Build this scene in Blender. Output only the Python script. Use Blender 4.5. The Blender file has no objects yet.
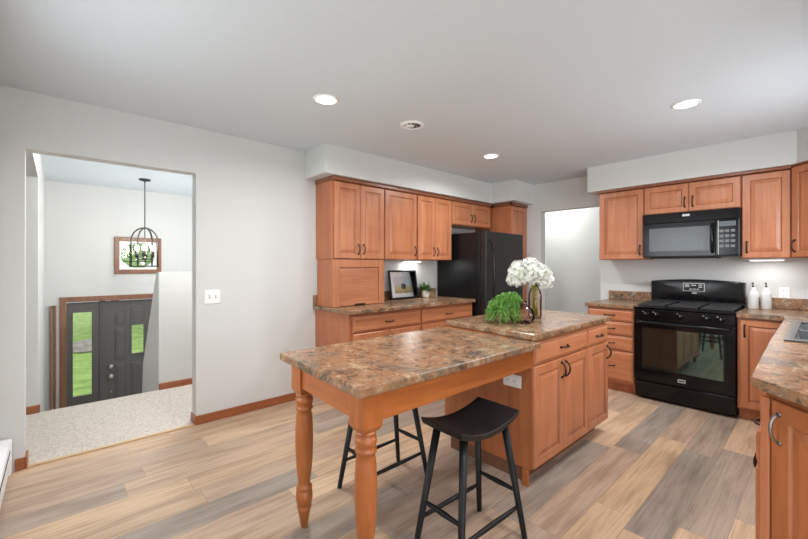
import bpy, bmesh, math, random
from mathutils import Vector, Matrix, noise
random.seed(7)
S = bpy.context.scene
COL = S.collection
R = math.radians

# ------------------------------------------------------------------ camera, world, light, exposure
cam_d = bpy.data.cameras.new('camera')
cam_d.sensor_width = 36.0
cam_d.lens = 382.0 / 808.0 * 36.0
cam_d.shift_y = -4.0 / 808.0
cam_d.clip_start = 0.02
cam = bpy.data.objects.new('camera', cam_d)
COL.objects.link(cam)
cam.location = (0, 0, 1.32)
cam.rotation_euler = (R(90), 0, R(47.8 - 90))
S.camera = cam

w = bpy.data.worlds.new('world')
S.world = w
w.use_nodes = True
bg = w.node_tree.nodes['Background']
bg.inputs['Color'].default_value = (0.95, 0.98, 1.0, 1)
bg.inputs['Strength'].default_value = 1.3

S.view_settings.view_transform = 'Standard'
S.view_settings.look = 'None'
S.view_settings.gamma = 1.0
S.view_settings.use_curve_mapping = False
S.view_settings.exposure = 0.10


def area(name, loc, rot, sx, sy, power, color=(1, 1, 1), spread=180):
    l = bpy.data.lights.new(name, 'AREA')
    l.shape = 'RECTANGLE'
    l.size, l.size_y = sx, sy
    l.energy = power
    l.color = color
    l.spread = R(spread)
    o = bpy.data.objects.new(name, l)
    COL.objects.link(o)
    o.location = loc
    o.rotation_euler = rot
    return o


# area lamps added in the unseen window openings to stand for daylight
LC = (0.92, 0.98, 1.05)
# (the dining and patio lamps tilt up to brighten the ceiling)
area('daylight_fill_dining', (1.7, -3.42, 1.3), (R(90 + 22), 0, 0), 2.7, 1.8, 66, LC)
area('daylight_fill_heater', (-0.345, 1.9, 1.5), (0, R(-90 + 8), 0), 1.1, 1.3, 20, LC)
area('daylight_fill_sink', (3.4, -0.40, 1.55), (R(90 - 6), 0, 0), 1.1, 0.8, 20, LC)
area('daylight_fill_patio', (-0.345, -1.6, 1.1), (0, R(-90 - 25), 0), 1.9, 1.6, 72, LC)
area('daylight_fill_foyer', (2.52, 5.9, 1.6), (0, R(90), 0), 1.0, 1.4, 12, LC)  # lamp in a made-up window, added to brighten the foyer


# ------------------------------------------------------------------ material helpers
class NT:
    def __init__(s, name):
        s.m = bpy.data.materials.new(name)
        s.m.use_nodes = True
        s.t = s.m.node_tree
        s.b = s.t.nodes['Principled BSDF']
        s.out = s.t.nodes['Material Output']

    def n(s, typ, **kw):
        nd = s.t.nodes.new(typ)
        for k, v in kw.items():
            if k.startswith('_'):
                setattr(nd, k[1:], v)
            else:
                nd.inputs[k.replace('__', ' ')].default_value = v
        return nd

    def l(s, a, b):
        s.t.links.new(a, b)

    def coords(s, scale=(1, 1, 1), kind='Object', loc=(0, 0, 0)):
        tc = s.n('ShaderNodeTexCoord')
        mp = s.n('ShaderNodeMapping')
        mp.inputs['Scale'].default_value = scale
        mp.inputs['Location'].default_value = loc
        s.l(tc.outputs[kind], mp.inputs['Vector'])
        return mp

    def ramp(s, fac, stops, interp='LINEAR'):
        r = s.n('ShaderNodeValToRGB')
        cr = r.color_ramp
        cr.interpolation = interp
        while len(cr.elements) > 1:
            cr.elements.remove(cr.elements[-1])
        cr.elements[0].position = stops[0][0]
        cr.elements[0].color = (*stops[0][1], 1)
        for p, c in stops[1:]:
            e = cr.elements.new(p)
            e.color = (*c, 1)
        s.l(fac, r.inputs['Fac'])
        return r

    def mix(s, a, b, fac, mode='MIX'):
        m = s.n('ShaderNodeMix', _data_type='RGBA', _blend_type=mode)
        for sock, v in ((m.inputs[0], fac), (m.inputs[6], a), (m.inputs[7], b)):
            if hasattr(v, 'node'):
                s.l(v, sock)
            else:
                sock.default_value = v if not isinstance(v, tuple) else (*v, 1)
        return m.outputs[2]

    def bump(s, h, strength=0.1, dist=0.01):
        b = s.n('ShaderNodeBump', Strength=strength, Distance=dist)
        s.l(h, b.inputs['Height'])
        s.l(b.outputs['Normal'], s.b.inputs['Normal'])


def srgb(r, g, b):
    return tuple(((c / 255) / 12.92 if c / 255 < .04045 else ((c / 255 + .055) / 1.055) ** 2.4) for c in (r, g, b))


def plain(name, col, rough=0.5, metal=0.0, spec=0.5, noise_amt=0.04, noise_scale=30, bump=0.0, emit=None, estr=0):
    k = NT(name)
    mp = k.coords()
    nz = k.n('ShaderNodeTexNoise', Scale=noise_scale, Detail=4)
    k.l(mp.outputs[0], nz.inputs['Vector'])
    lo = tuple(max(0, c * (1 - noise_amt)) for c in col)
    hi = tuple(min(1, c * (1 + noise_amt)) for c in col)
    r = k.ramp(nz.outputs['Fac'], [(0.3, lo), (0.7, hi)])
    k.l(r.outputs[0], k.b.inputs['Base Color'])
    k.b.inputs['Roughness'].default_value = rough
    k.b.inputs['Metallic'].default_value = metal
    k.b.inputs['Specular IOR Level'].default_value = spec
    if bump:
        k.bump(nz.outputs['Fac'], bump, 0.004)
    if emit:
        k.b.inputs['Emission Color'].default_value = (*emit, 1)
        k.b.inputs['Emission Strength'].default_value = estr
    return k.m


def wood(name, c_dark, c_mid, c_light, axis='z', rough=0.36):
    k = NT(name)
    long_, cross = 1.6, 22.0
    sc = {'z': (cross, cross, long_), 'x': (long_, cross, cross), 'y': (cross, long_, cross)}[axis]
    oi = k.n('ShaderNodeObjectInfo')
    mp = k.coords(sc)
    add = k.n('ShaderNodeVectorMath', _operation='ADD')
    mul = k.n('ShaderNodeMath', _operation='MULTIPLY')
    mul.inputs[1].default_value = 37.0
    k.l(oi.outputs['Random'], mul.inputs[0])
    k.l(mp.outputs[0], add.inputs[0])
    k.l(mul.outputs[0], add.inputs[1])
    nz = k.n('ShaderNodeTexNoise', Scale=1.0, Detail=5, Roughness=0.6, Distortion=0.6)
    k.l(add.outputs[0], nz.inputs['Vector'])
    mp2 = k.coords((4, 4, 4))
    nz2 = k.n('ShaderNodeTexNoise', Scale=1.2, Detail=3)
    k.l(mp2.outputs[0], nz2.inputs['Vector'])
    r = k.ramp(nz.outputs['Fac'], [(0.25, c_dark), (0.5, c_mid), (0.78, c_light)])
    r2 = k.ramp(nz2.outputs['Fac'], [(0.3, (0.86, 0.84, 0.82)), (0.7, (1.0, 1.0, 1.0))])
    c = k.mix(r.outputs[0], r2.outputs[0], 1.0, 'MULTIPLY')
    # per-piece tone
    tone = k.ramp(oi.outputs['Random'], [(0.0, (0.93, 0.92, 0.91)), (1.0, (1.0, 1.0, 1.0))])
    c = k.mix(c, tone.outputs[0], 1.0, 'MULTIPLY')
    k.l(c, k.b.inputs['Base Color'])
    k.b.inputs['Roughness'].default_value = rough
    k.b.inputs['Coat Weight'].default_value = 0.15
    k.b.inputs['Coat Roughness'].default_value = 0.25
    k.bump(nz.outputs['Fac'], 0.03, 0.002)
    return k.m


CD, CM, CL = srgb(174, 105, 68), srgb(193, 123, 84), srgb(206, 140, 101)
M = {}
M['wood_v'] = wood('cherry_wood_vertical', CD, CM, CL, 'z')
M['wood_h'] = wood('cherry_wood_horizontal', CD, CM, CL, 'x')
M['wood_side'] = wood('cherry_wood_panel', srgb(172, 100, 62), srgb(188, 114, 74), srgb(198, 126, 86), 'z')
M['wood_amber'] = wood('amber_wood_panel', srgb(156, 88, 48), srgb(172, 101, 58), srgb(184, 115, 72), 'z')
M['wood_table'] = wood('amber_table_wood', srgb(156, 86, 40), srgb(176, 100, 48), srgb(190, 116, 62), 'z', 0.32)
M['wood_table_x'] = wood('amber_table_wood_x', srgb(156, 86, 40), srgb(176, 100, 48), srgb(190, 116, 62), 'x', 0.32)
M['wood_table_y'] = wood('amber_table_wood_y', srgb(156, 86, 40), srgb(176, 100, 48), srgb(190, 116, 62), 'y', 0.32)
M['glaze'] = wood('glazed_groove', srgb(146, 86, 54), srgb(168, 104, 68), srgb(180, 116, 80), 'z')
M['wood_trim'] = wood('brown_oak_trim', srgb(140, 78, 44), srgb(166, 96, 56), srgb(182, 112, 68), 'x')
M['wood_trim_z'] = wood('brown_oak_trim_v', srgb(112, 72, 48), srgb(140, 94, 66), srgb(156, 110, 80), 'z')
M['crown'] = wood('crown_wood', srgb(122, 70, 46), srgb(142, 86, 58), srgb(156, 98, 68), 'x')
M['toe'] = plain('toe_kick', srgb(120, 80, 55), 0.6)

M['wall'] = plain('painted_wall', srgb(211, 211, 208), 0.75, spec=0.25, noise_amt=0.008, noise_scale=60, bump=0.03)
M['ceiling'] = plain('painted_ceiling', srgb(213, 220, 225), 0.9, spec=0.15, noise_amt=0.012, noise_scale=90, bump=0.12)
M['white'] = plain('white_plastic', srgb(240, 240, 238), 0.4, noise_amt=0.01)
M['white_enamel'] = plain('white_enamel', srgb(236, 237, 238), 0.35, noise_amt=0.01)
M['black_gloss'] = plain('black_gloss', (0.004, 0.004, 0.005), 0.14, spec=0.35, noise_amt=0.1)
M['black_satin'] = plain('black_satin', (0.007, 0.007, 0.008), 0.3, spec=0.35, noise_amt=0.1)
M['black_matte'] = plain('black_matte', (0.012, 0.012, 0.013), 0.5, noise_amt=0.15, noise_scale=80)
M['stool_black'] = plain('black_painted_wood', (0.007, 0.007, 0.008), 0.45, spec=0.35, noise_amt=0.25, noise_scale=18)
M['bronze'] = plain('dark_bronze', (0.05, 0.036, 0.028), 0.38, metal=0.8, noise_amt=0.15)
M['pewter'] = plain('aged_pewter', (0.25, 0.22, 0.2), 0.36, metal=0.9, noise_amt=0.12)
M['nickel'] = plain('satin_nickel', (0.62, 0.6, 0.57), 0.3, metal=1.0)
M['door_gray'] = plain('charcoal_door_paint', srgb(92, 89, 86), 0.45, noise_amt=0.02)
M['silver_print'] = plain('silver_print', srgb(190, 190, 188), 0.45)
M['dark_slot'] = plain('dark_slot', (0.02, 0.02, 0.02), 0.7)
M['iron'] = plain('black_iron', (0.012, 0.011, 0.01), 0.5)
M['grate'] = plain('cast_iron_grate', (0.02, 0.02, 0.021), 0.55, noise_amt=0.2)
M['bulb'] = plain('lit_bulb', (1, 1, 1), 0.4, emit=(1.0, 0.86, 0.66), estr=14)
M['led'] = plain('led_diffuser', (1, 1, 1), 0.5, emit=(1.0, 0.98, 0.95), estr=6)
M['ceramic'] = plain('white_ceramic', srgb(222, 221, 218), 0.35, noise_amt=0.02)
M['cream_pot'] = plain('cream_pot', srgb(232, 226, 214), 0.5, noise_amt=0.04)
M['leaf'] = plain('leaf_green', srgb(74, 112, 58), 0.55, noise_amt=0.35, noise_scale=40)
M['fern'] = plain('bright_trailing_green', srgb(104, 156, 62), 0.55, noise_amt=0.35, noise_scale=35)
M['tree_leaf'] = plain('tree_leaf', srgb(172, 204, 126), 0.7, noise_amt=0.3, noise_scale=6)
M['fern_light'] = plain('pale_trailing_green', srgb(150, 196, 96), 0.55, noise_amt=0.25, noise_scale=35)
M['stem'] = plain('stem_green', srgb(140, 150, 60), 0.5, noise_amt=0.2)
M['petal_core'] = plain('petal_core', srgb(206, 212, 186), 0.8)
M['petal'] = plain('white_petal', srgb(240, 240, 232), 0.6, noise_amt=0.04, noise_scale=50)
M['granite_sink'] = plain('gray_sink', srgb(88, 90, 90), 0.3, noise_amt=0.15, noise_scale=200)
M['sink_rim'] = plain('steel_sink', srgb(120, 124, 124), 0.25, metal=0.8, noise_amt=0.1, noise_scale=120)
M['mat_board'] = plain('picture_mat', srgb(240, 240, 238), 0.7, noise_amt=0.01)
M['stone'] = plain('lawn_stone', srgb(150, 145, 138), 0.9, noise_amt=0.3, noise_scale=8)
M['gravel'] = plain('pale_gravel', srgb(190, 178, 160), 0.95, noise_amt=0.35, noise_scale=60)
M['trunk'] = plain('tree_bark', srgb(80, 66, 54), 0.9, noise_amt=0.3, noise_scale=14)
M['wood_block'] = M['wood_amber']


def fridge_mat():
    k = NT('black_textured_steel')
    mp = k.coords()
    v = k.n('ShaderNodeTexVoronoi', Scale=120)
    k.l(mp.outputs[0], v.inputs['Vector'])
    k.b.inputs['Base Color'].default_value = (0.008, 0.008, 0.009, 1)
    k.b.inputs['Roughness'].default_value = 0.33
    k.b.inputs['Specular IOR Level'].default_value = 0.6
    k.bump(v.outputs['Distance'], 0.35, 0.004)
    return k.m


M['fridge'] = fridge_mat()


def counter_mat():
    k = NT('laminate_stone_countertop')
    mp = k.coords(kind='Object')
    n1 = k.n('ShaderNodeTexNoise', Scale=5.0, Detail=7, Roughness=0.6, Distortion=1.6)
    n2 = k.n('ShaderNodeTexNoise', Scale=85.0, Detail=4, Roughness=0.7)
    n3 = k.n('ShaderNodeTexNoise', Scale=24.0, Detail=7, Roughness=0.75, Distortion=1.0)
    n4 = k.n('ShaderNodeTexNoise', Scale=9.0, Detail=6, Roughness=0.7, Distortion=0.8)
    for n_ in (n1, n2, n3, n4):
        k.l(mp.outputs[0], n_.inputs['Vector'])
    base = k.ramp(n1.outputs['Fac'], [(0.30, srgb(104, 90, 76)), (0.42, srgb(128, 104, 82)), (0.50, srgb(148, 110, 80)),
                                      (0.57, srgb(140, 98, 68)), (0.66, srgb(164, 142, 116))])
    c = base.outputs[0]
    # dark clusters, gathered where the slow noise is high
    a_ = k.n('ShaderNodeMath', _operation='MULTIPLY_ADD')
    k.l(n4.outputs['Fac'], a_.inputs[0])
    a_.inputs[1].default_value = 0.9
    k.l(n3.outputs['Fac'], a_.inputs[2])
    sub = k.n('ShaderNodeMath', _operation='SUBTRACT')
    k.l(a_.outputs[0], sub.inputs[0])
    sub.inputs[1].default_value = 0.5
    dk2 = k.ramp(sub.outputs[0], [(0.50, (0, 0, 0)), (0.56, (0.7, 0.7, 0.7)), (0.66, (0.9, 0.9, 0.9))])
    c = k.mix(c, srgb(66, 56, 48), dk2.outputs[0])
    lt = k.ramp(sub.outputs[0], [(0.28, (0.8, 0.8, 0.8)), (0.38, (0, 0, 0))])
    c = k.mix(c, srgb(178, 158, 128), lt.outputs[0])
    sp = k.ramp(n2.outputs['Fac'], [(0.32, (0.50, 0.46, 0.42)), (0.46, (1, 1, 1)), (0.60, (1, 1, 1)), (0.70, (1.2, 1.18, 1.15))])
    c = k.mix(c, sp.outputs[0], 0.8, 'MULTIPLY')
    k.l(c, k.b.inputs['Base Color'])
    k.b.inputs['Roughness'].default_value = 0.26
    return k.m


M['counter'] = counter_mat()


def floor_mat():
    k = NT('vinyl_plank_floor')
    tc = k.n('ShaderNodeTexCoord')
    sep = k.n('ShaderNodeSeparateXYZ')
    k.l(tc.outputs['Object'], sep.inputs[0])

    def m(op, a, b=None):
        nd = k.n('ShaderNodeMath', _operation=op)
        for i, v in enumerate((a, b)):
            if v is None:
                continue
            if hasattr(v, 'node'):
                k.l(v, nd.inputs[i])
            else:
                nd.inputs[i].default_value = v
        return nd.outputs[0]
    W, L = 0.181, 1.22
    ry = m('DIVIDE', m('ADD', sep.outputs[1], 0.044), W)
    row = m('FLOOR', ry)
    offv = m('FRACT', m('MULTIPLY', m('SINE', m('ADD', m('MULTIPLY', row, 10.0669), 97.0641)), 57.3))
    rx = m('ADD', m('DIVIDE', sep.outputs[0], L), offv)
    col = m('FLOOR', rx)
    ph = m('ADD', m('ADD', m('MULTIPLY', row, 12.983186), m('MULTIPLY', col, 39.916879)), 24.430512)
    val = m('FRACT', m('MULTIPLY', m('SINE', ph), 43.7))
    cmb = k.n('ShaderNodeCombineXYZ')
    k.l(row, cmb.inputs[0])
    k.l(col, cmb.inputs[1])
    wn2 = k.n('ShaderNodeTexWhiteNoise', _noise_dimensions='3D')
    k.l(cmb.outputs[0], wn2.inputs['Vector'])
    plank = k.ramp(val, [(0.0, srgb(214, 184, 154)), (0.25, srgb(205, 175, 143)), (0.40, srgb(182, 158, 138)),
                         (0.55, srgb(202, 173, 148)), (0.76, srgb(172, 155, 140)), (0.92, srgb(158, 146, 135)), (1.0, srgb(168, 154, 142))])
    # grain
    mp = k.n('ShaderNodeMapping')
    mp.inputs['Scale'].default_value = (2.6, 85, 1)
    k.l(tc.outputs['Object'], mp.inputs['Vector'])
    add = k.n('ShaderNodeVectorMath', _operation='ADD')
    sc = k.n('ShaderNodeVectorMath', _operation='SCALE')
    k.l(wn2.outputs['Color'], sc.inputs[0])
    sc.inputs['Scale'].default_value = 40
    k.l(mp.outputs[0], add.inputs[0])
    k.l(sc.outputs[0], add.inputs[1])
    nz = k.n('ShaderNodeTexNoise', Scale=1.0, Detail=9, Roughness=0.72, Distortion=0.5)
    k.l(add.outputs[0], nz.inputs['Vector'])
    g = k.ramp(nz.outputs['Fac'], [(0.30, (0.50, 0.46, 0.42)), (0.44, (0.90, 0.89, 0.88)), (0.56, (1.02, 1.01, 1.0)), (0.70, (1.14, 1.13, 1.11))])
    c = k.mix(plank.outputs[0], g.outputs[0], 1.0, 'MULTIPLY')
    mp3 = k.n('ShaderNodeMapping')
    mp3.inputs['Scale'].default_value = (1.4, 9, 1)
    k.l(tc.outputs['Object'], mp3.inputs['Vector'])
    add3 = k.n('ShaderNodeVectorMath', _operation='ADD')
    k.l(mp3.outputs[0], add3.inputs[0])
    k.l(sc.outputs[0], add3.inputs[1])
    nzb = k.n('ShaderNodeTexNoise', Scale=1.6, Detail=3)
    k.l(add3.outputs[0], nzb.inputs['Vector'])
    gb = k.ramp(nzb.outputs['Fac'], [(0.32, (0.74, 0.71, 0.69)), (0.56, (1, 1, 1))])
    c = k.mix(c, gb.outputs[0], 1.0, 'MULTIPLY')
    # seams
    fy = m('FRACT', ry)
    fx = m('FRACT', rx)
    sy = m('MINIMUM', fy, m('SUBTRACT', 1.0, fy))
    sx = m('MINIMUM', fx, m('SUBTRACT', 1.0, fx))
    seam = m('MAXIMUM', m('LESS_THAN', sy, 0.008), m('LESS_THAN', sx, 0.0013))
    c = k.mix(c, srgb(128, 106, 88), m('MULTIPLY', seam, 0.55))
    k.l(c, k.b.inputs['Base Color'])
    k.b.inputs['Roughness'].default_value = 0.42
    k.b.inputs['Specular IOR Level'].default_value = 0.4
    k.bump(nz.outputs['Fac'], 0.05, 0.003)
    return k.m


M['floor'] = floor_mat()


def carpet_mat():
    k = NT('beige_carpet')
    mp = k.coords()
    nz = k.n('ShaderNodeTexNoise', Scale=70, Detail=6, Roughness=0.8)
    k.l(mp.outputs[0], nz.inputs['Vector'])
    nb = k.n('ShaderNodeTexNoise', Scale=260, Detail=3, Roughness=0.8)
    k.l(mp.outputs[0], nb.inputs['Vector'])
    r = k.ramp(nz.outputs['Fac'], [(0.33, srgb(168, 156, 144)), (0.5, srgb(222, 211, 200)), (0.68, srgb(242, 234, 226))])
    k.l(r.outputs[0], k.b.inputs['Base Color'])
    k.b.inputs['Roughness'].default_value = 0.98
    k.b.inputs['Specular IOR Level'].default_value = 0.05
    k.bump(nb.outputs['Fac'], 0.7, 0.01)
    return k.m


M['carpet'] = carpet_mat()


def lawn_mat():
    k = NT('lawn_grass')
    mp = k.coords()
    nz = k.n('ShaderNodeTexNoise', Scale=3, Detail=8, Roughness=0.75)
    k.l(mp.outputs[0], nz.inputs['Vector'])
    r = k.ramp(nz.outputs['Fac'], [(0.3, srgb(96, 130, 58)), (0.5, srgb(142, 174, 88)), (0.7, srgb(180, 200, 120))])
    k.l(r.outputs[0], k.b.inputs['Base Color'])
    k.b.inputs['Roughness'].default_value = 0.95
    return k.m


M['lawn'] = lawn_mat()


def pane_mat(name='window_glass', tint=(1, 1, 1), ior=1.45):
    k = NT(name)
    tr = k.n('ShaderNodeBsdfTransparent')
    tr.inputs['Color'].default_value = (*tint, 1)
    gl = k.n('ShaderNodeBsdfGlossy', Roughness=0.02)
    fr = k.n('ShaderNodeFresnel', IOR=ior)
    mx = k.n('ShaderNodeMixShader')
    k.l(fr.outputs[0], mx.inputs[0])
    k.l(tr.outputs[0], mx.inputs[1])
    k.l(gl.outputs[0], mx.inputs[2])
    k.l(mx.outputs[0], k.out.inputs['Surface'])
    return k.m


M['pane'] = pane_mat()
M['smoke_glass'] = pane_mat('smoky_rose_glass', (0.93, 0.87, 0.84), 1.22)
M['picture_glass'] = pane_mat('picture_glass')


def oven_glass():
    # dark glass with a green-tinted mirror coating
    k = NT('oven_window_glass')
    k.b.inputs['Base Color'].default_value = (0.008, 0.010, 0.011, 1)
    k.b.inputs['Roughness'].default_value = 0.05
    gl = k.n('ShaderNodeBsdfGlossy', Roughness=0.03)
    gl.inputs['Color'].default_value = (0.42, 0.72, 0.60, 1)
    mx = k.n('ShaderNodeMixShader')
    mx.inputs[0].default_value = 0.30
    k.l(k.b.outputs[0], mx.inputs[1])
    k.l(gl.outputs[0], mx.inputs[2])
    k.l(mx.outputs[0], k.out.inputs['Surface'])
    return k.m


M['oven_glass'] = oven_glass()


def micro_glass():
    k = NT('microwave_window')
    mp = k.coords()
    v = k.n('ShaderNodeTexVoronoi', Scale=400)
    k.l(mp.outputs[0], v.inputs['Vector'])
    r = k.ramp(v.outputs['Distance'], [(0.2, srgb(52, 57, 60)), (0.6, srgb(92, 96, 98))])
    k.l(r.outputs[0], k.b.inputs['Base Color'])
    k.b.inputs['Roughness'].default_value = 0.22
    return k.m


M['micro_glass'] = micro_glass()


def painting_mat():
    # small landscape print: pale sky, ochre field, dark tree mass drawn separately as geometry
    k = NT('landscape_print')
    tc = k.n('ShaderNodeTexCoord')
    sep = k.n('ShaderNodeSeparateXYZ')
    k.l(tc.outputs['Generated'], sep.inputs[0])
    nz = k.n('ShaderNodeTexNoise', Scale=9, Detail=5)
    k.l(tc.outputs['Generated'], nz.inputs['Vector'])
    a = k.n('ShaderNodeMath', _operation='MULTIPLY_ADD')
    k.l(nz.outputs['Fac'], a.inputs[0])
    a.inputs[1].default_value = 0.16
    k.l(sep.outputs[2], a.inputs[2])
    r = k.ramp(a.outputs[0], [(0.10, srgb(150, 140, 96)), (0.30, srgb(188, 172, 110)), (0.44, srgb(198, 186, 130)), (0.50, srgb(176, 186, 176)),
                              (0.58, srgb(196, 208, 216)), (0.9, srgb(214, 220, 226))])
    k.l(r.outputs[0], k.b.inputs['Base Color'])
    k.b.inputs['Roughness'].default_value = 0.6
    return k.m


M['print'] = painting_mat()


# ------------------------------------------------------------------ mesh helpers
class MB:
    def __init__(s):
        s.bm = bmesh.new()

    def box(s, x0, y0, z0, x1, y1, z1, bev=0.0, mat=0, seg=2):
        x0, x1 = min(x0, x1), max(x0, x1)
        y0, y1 = min(y0, y1), max(y0, y1)
        z0, z1 = min(z0, z1), max(z0, z1)
        b = bmesh.new()
        bmesh.ops.create_cube(b, size=1.0)
        for v in b.verts:
            v.co = Vector(((x0 + x1) / 2 + v.co.x * (x1 - x0), (y0 + y1) / 2 + v.co.y * (y1 - y0), (z0 + z1) / 2 + v.co.z * (z1 - z0)))
        if bev > 0:
            bmesh.ops.bevel(b, geom=b.edges[:], offset=bev, segments=seg, affect='EDGES', profile=0.5)
        s.merge(b, mat)
        return s

    def merge(s, b, mat=None, mtx=None):
        mp = {}
        for v in b.verts:
            mp[v] = s.bm.verts.new(mtx @ v.co if mtx else v.co)
        for f in b.faces:
            try:
                nf = s.bm.faces.new([mp[v] for v in f.verts])
                nf.material_index = f.material_index if mat is None else mat
                nf.smooth = f.smooth
            except ValueError:
                pass
        b.free()

    def prism(s, pts, z0, z1, mat=0, bev=0.0):
        """pts: CCW (x,y) polygon extruded in z"""
        b = bmesh.new()
        lo = [b.verts.new((x, y, z0)) for x, y in pts]
        hi = [b.verts.new((x, y, z1)) for x, y in pts]
        n = len(pts)
        b.faces.new(lo[::-1])
        b.faces.new(hi)
        for i in range(n):
            b.faces.new((lo[i], lo[(i + 1) % n], hi[(i + 1) % n], hi[i]))
        bmesh.ops.recalc_face_normals(b, faces=b.faces[:])
        if bev:
            bmesh.ops.bevel(b, geom=b.edges[:], offset=bev, segments=2, affect='EDGES', profile=0.5)
        s.merge(b, mat)
        return s

    def poly_x(s, pts, x0, x1, mat=0):
        """pts: (y,z) polygon extruded along x"""
        b = bmesh.new()
        lo = [b.verts.new((x0, y, z)) for y, z in pts]
        hi = [b.verts.new((x1, y, z)) for y, z in pts]
        n = len(pts)
        b.faces.new(lo)
        b.faces.new(hi[::-1])
        for i in range(n):
            b.faces.new((lo[i], hi[i], hi[(i + 1) % n], lo[(i + 1) % n]))
        bmesh.ops.recalc_face_normals(b, faces=b.faces[:])
        s.merge(b, mat)
        return s

    def rings(s, x0, x1, z0, z1, prof, mats=None):
        """nested rectangles in XZ facing -Y; prof = [(inset, y), ...] from back to middle"""
        loops = []
        for ins, y in prof:
            a, b_, c, d = x0 + ins, x1 - ins, z0 + ins, z1 - ins
            loops.append([s.bm.verts.new(p) for p in ((a, y, c), (b_, y, c), (b_, y, d), (a, y, d))])
        s.bm.faces.new(loops[0][::-1])
        for i in range(len(loops) - 1):
            for j in range(4):
                f = s.bm.faces.new((loops[i][j], loops[i][(j + 1) % 4], loops[i + 1][(j + 1) % 4], loops[i + 1][j]))
                if mats:
                    f.material_index = mats[i]
        s.bm.faces.new(loops[-1])
        return s

    def tube(s, pts, r, n=8, mat=0, caps=True, smooth=True):
        pts = [Vector(p) for p in pts]
        rs = r if isinstance(r, (list, tuple)) else [r] * len(pts)
        prev = None
        loops = []
        for i, p in enumerate(pts):
            if i == 0:
                t = pts[1] - p
            elif i == len(pts) - 1:
                t = p - pts[i - 1]
            else:
                t = (pts[i + 1] - p).normalized() + (p - pts[i - 1]).normalized()
            t.normalize()
            if prev is None:
                u = t.orthogonal().normalized()
            else:
                u = prev - t * prev.dot(t)
                u = u.normalized() if u.length > 1e-6 else t.orthogonal().normalized()
            prev = u
            v = t.cross(u)
            loops.append([s.bm.verts.new(p + (u * math.cos(2 * math.pi * k / n) + v * math.sin(2 * math.pi * k / n)) * rs[i]) for k in range(n)])
        for i in range(len(loops) - 1):
            for k in range(n):
                f = s.bm.faces.new((loops[i][k], loops[i][(k + 1) % n], loops[i + 1][(k + 1) % n], loops[i + 1][k]))
                f.smooth = smooth
                f.material_index = mat
        if caps:
            for lp, rev in ((loops[0], True), (loops[-1], False)):
                f = s.bm.faces.new(lp[::-1] if rev else lp)
                f.material_index = mat
        return s

    def lathe(s, prof, n=24, c=(0, 0, 0), mat=0, axis='z', caps=True):
        loops = []
        for r, h in prof:
            lp = []
            for k in range(n):
                a = 2 * math.pi * k / n
                q = (r * math.cos(a), r * math.sin(a), h)
                if axis == 'y':
                    q = (q[0], -h, q[1])
                lp.append(s.bm.verts.new((c[0] + q[0], c[1] + q[1], c[2] + q[2])))
            loops.append(lp)
        for i in range(len(loops) - 1):
            for k in range(n):
                f = s.bm.faces.new((loops[i][k], loops[i][(k + 1) % n], loops[i + 1][(k + 1) % n], loops[i + 1][k]))
                f.smooth = True
                f.material_index = mat
        if caps:
            for lp, rev in ((loops[0], True), (loops[-1], False)):
                f = s.bm.faces.new(lp[::-1] if rev else lp)
                f.material_index = mat
        return s

    def quad(s, a, b, c, d, mat=0):
        f = s.bm.faces.new([s.bm.verts.new(p) for p in (a, b, c, d)])
        f.material_index = mat
        return s

    def build(s, name, mats, parent=None, sharp=None, merge=False):
        if merge:
            bmesh.ops.remove_doubles(s.bm, verts=s.bm.verts[:], dist=1e-5)
        me = bpy.data.meshes.new(name)
        s.bm.normal_update()
        s.bm.to_mesh(me)
        s.bm.free()
        for m_ in (mats if isinstance(mats, (list, tuple)) else [mats]):
            me.materials.append(m_)
        if sharp is not None:
            for p in me.polygons:
                p.use_smooth = True
            me.set_sharp_from_angle(angle=R(sharp))
        o = bpy.data.objects.new(name, me)
        COL.objects.link(o)
        if parent is not None:
            o.parent = parent
        return o


def tag(o, label, cat, group=None):
    o['label'] = label
    o['category'] = cat
    if group:
        o['group'] = group
    return o


def thing(name, label, cat, loc=(0, 0, 0), rz=0, group=None):
    o = bpy.data.objects.new(name, None)
    o.empty_display_size = 0.1
    COL.objects.link(o)
    o.location = loc
    o.rotation_euler = (0, 0, rz)
    return tag(o, label, cat, group)


def struct(name, mb, mat, parent=None, **kw):
    o = mb.build(name, mat, parent, **kw)
    if parent is None:
        o['kind'] = 'structure'
    return o


def copy_tree(o, parent=None):
    c = o.copy()
    COL.objects.link(c)
    c.parent = parent
    for ch in list(o.children):
        copy_tree(ch, c)
    return c


CEIL = 2.46
# ------------------------------------------------------------------ the setting
XW, XE, YW, YR, YS = -0.288, 5.0, 3.5, -0.45, -3.5   # west wall, east wall, left kitchen wall, sink wall, dining wall
struct('floor', MB().box(XW - .1, YS - .1, -0.12, 6.2, YW + 0.12, 0), M['floor'])
struct('ceiling', MB().box(-2.2, YS - .15, CEIL, 6.3, 7.2, CEIL + 0.12), M['ceiling'])
# wall with the doorway: opening x -.143...849, z 0..2.085
DX0, DX1, DZ = -0.158, 0.849, 2.085
T = 0.12
struct('wall_left', MB().box(-2.2, YW, 0, DX0, YW + T, CEIL).box(DX1, YW, 0, 6.2, YW + T, CEIL).box(DX0, YW, DZ, DX1, YW + T, CEIL), M['wall'])


def wall_x_holes(mb, x0, x1, y0, y1, holes):
    """wall slab between x0..x1 (thickness) running y0..y1, with holes (ya,yb,za,zb)"""
    ys = y0
    for ya, yb, za, zb in sorted(holes):
        mb.box(x0, ys, 0, x1, ya, CEIL)
        if za > 0:
            mb.box(x0, ya, 0, x1, yb, za)
        if zb < CEIL:
            mb.box(x0, ya, zb, x1, yb, CEIL)
        ys = yb
    mb.box(x0, ys, 0, x1, y1, CEIL)
    return mb


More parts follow.
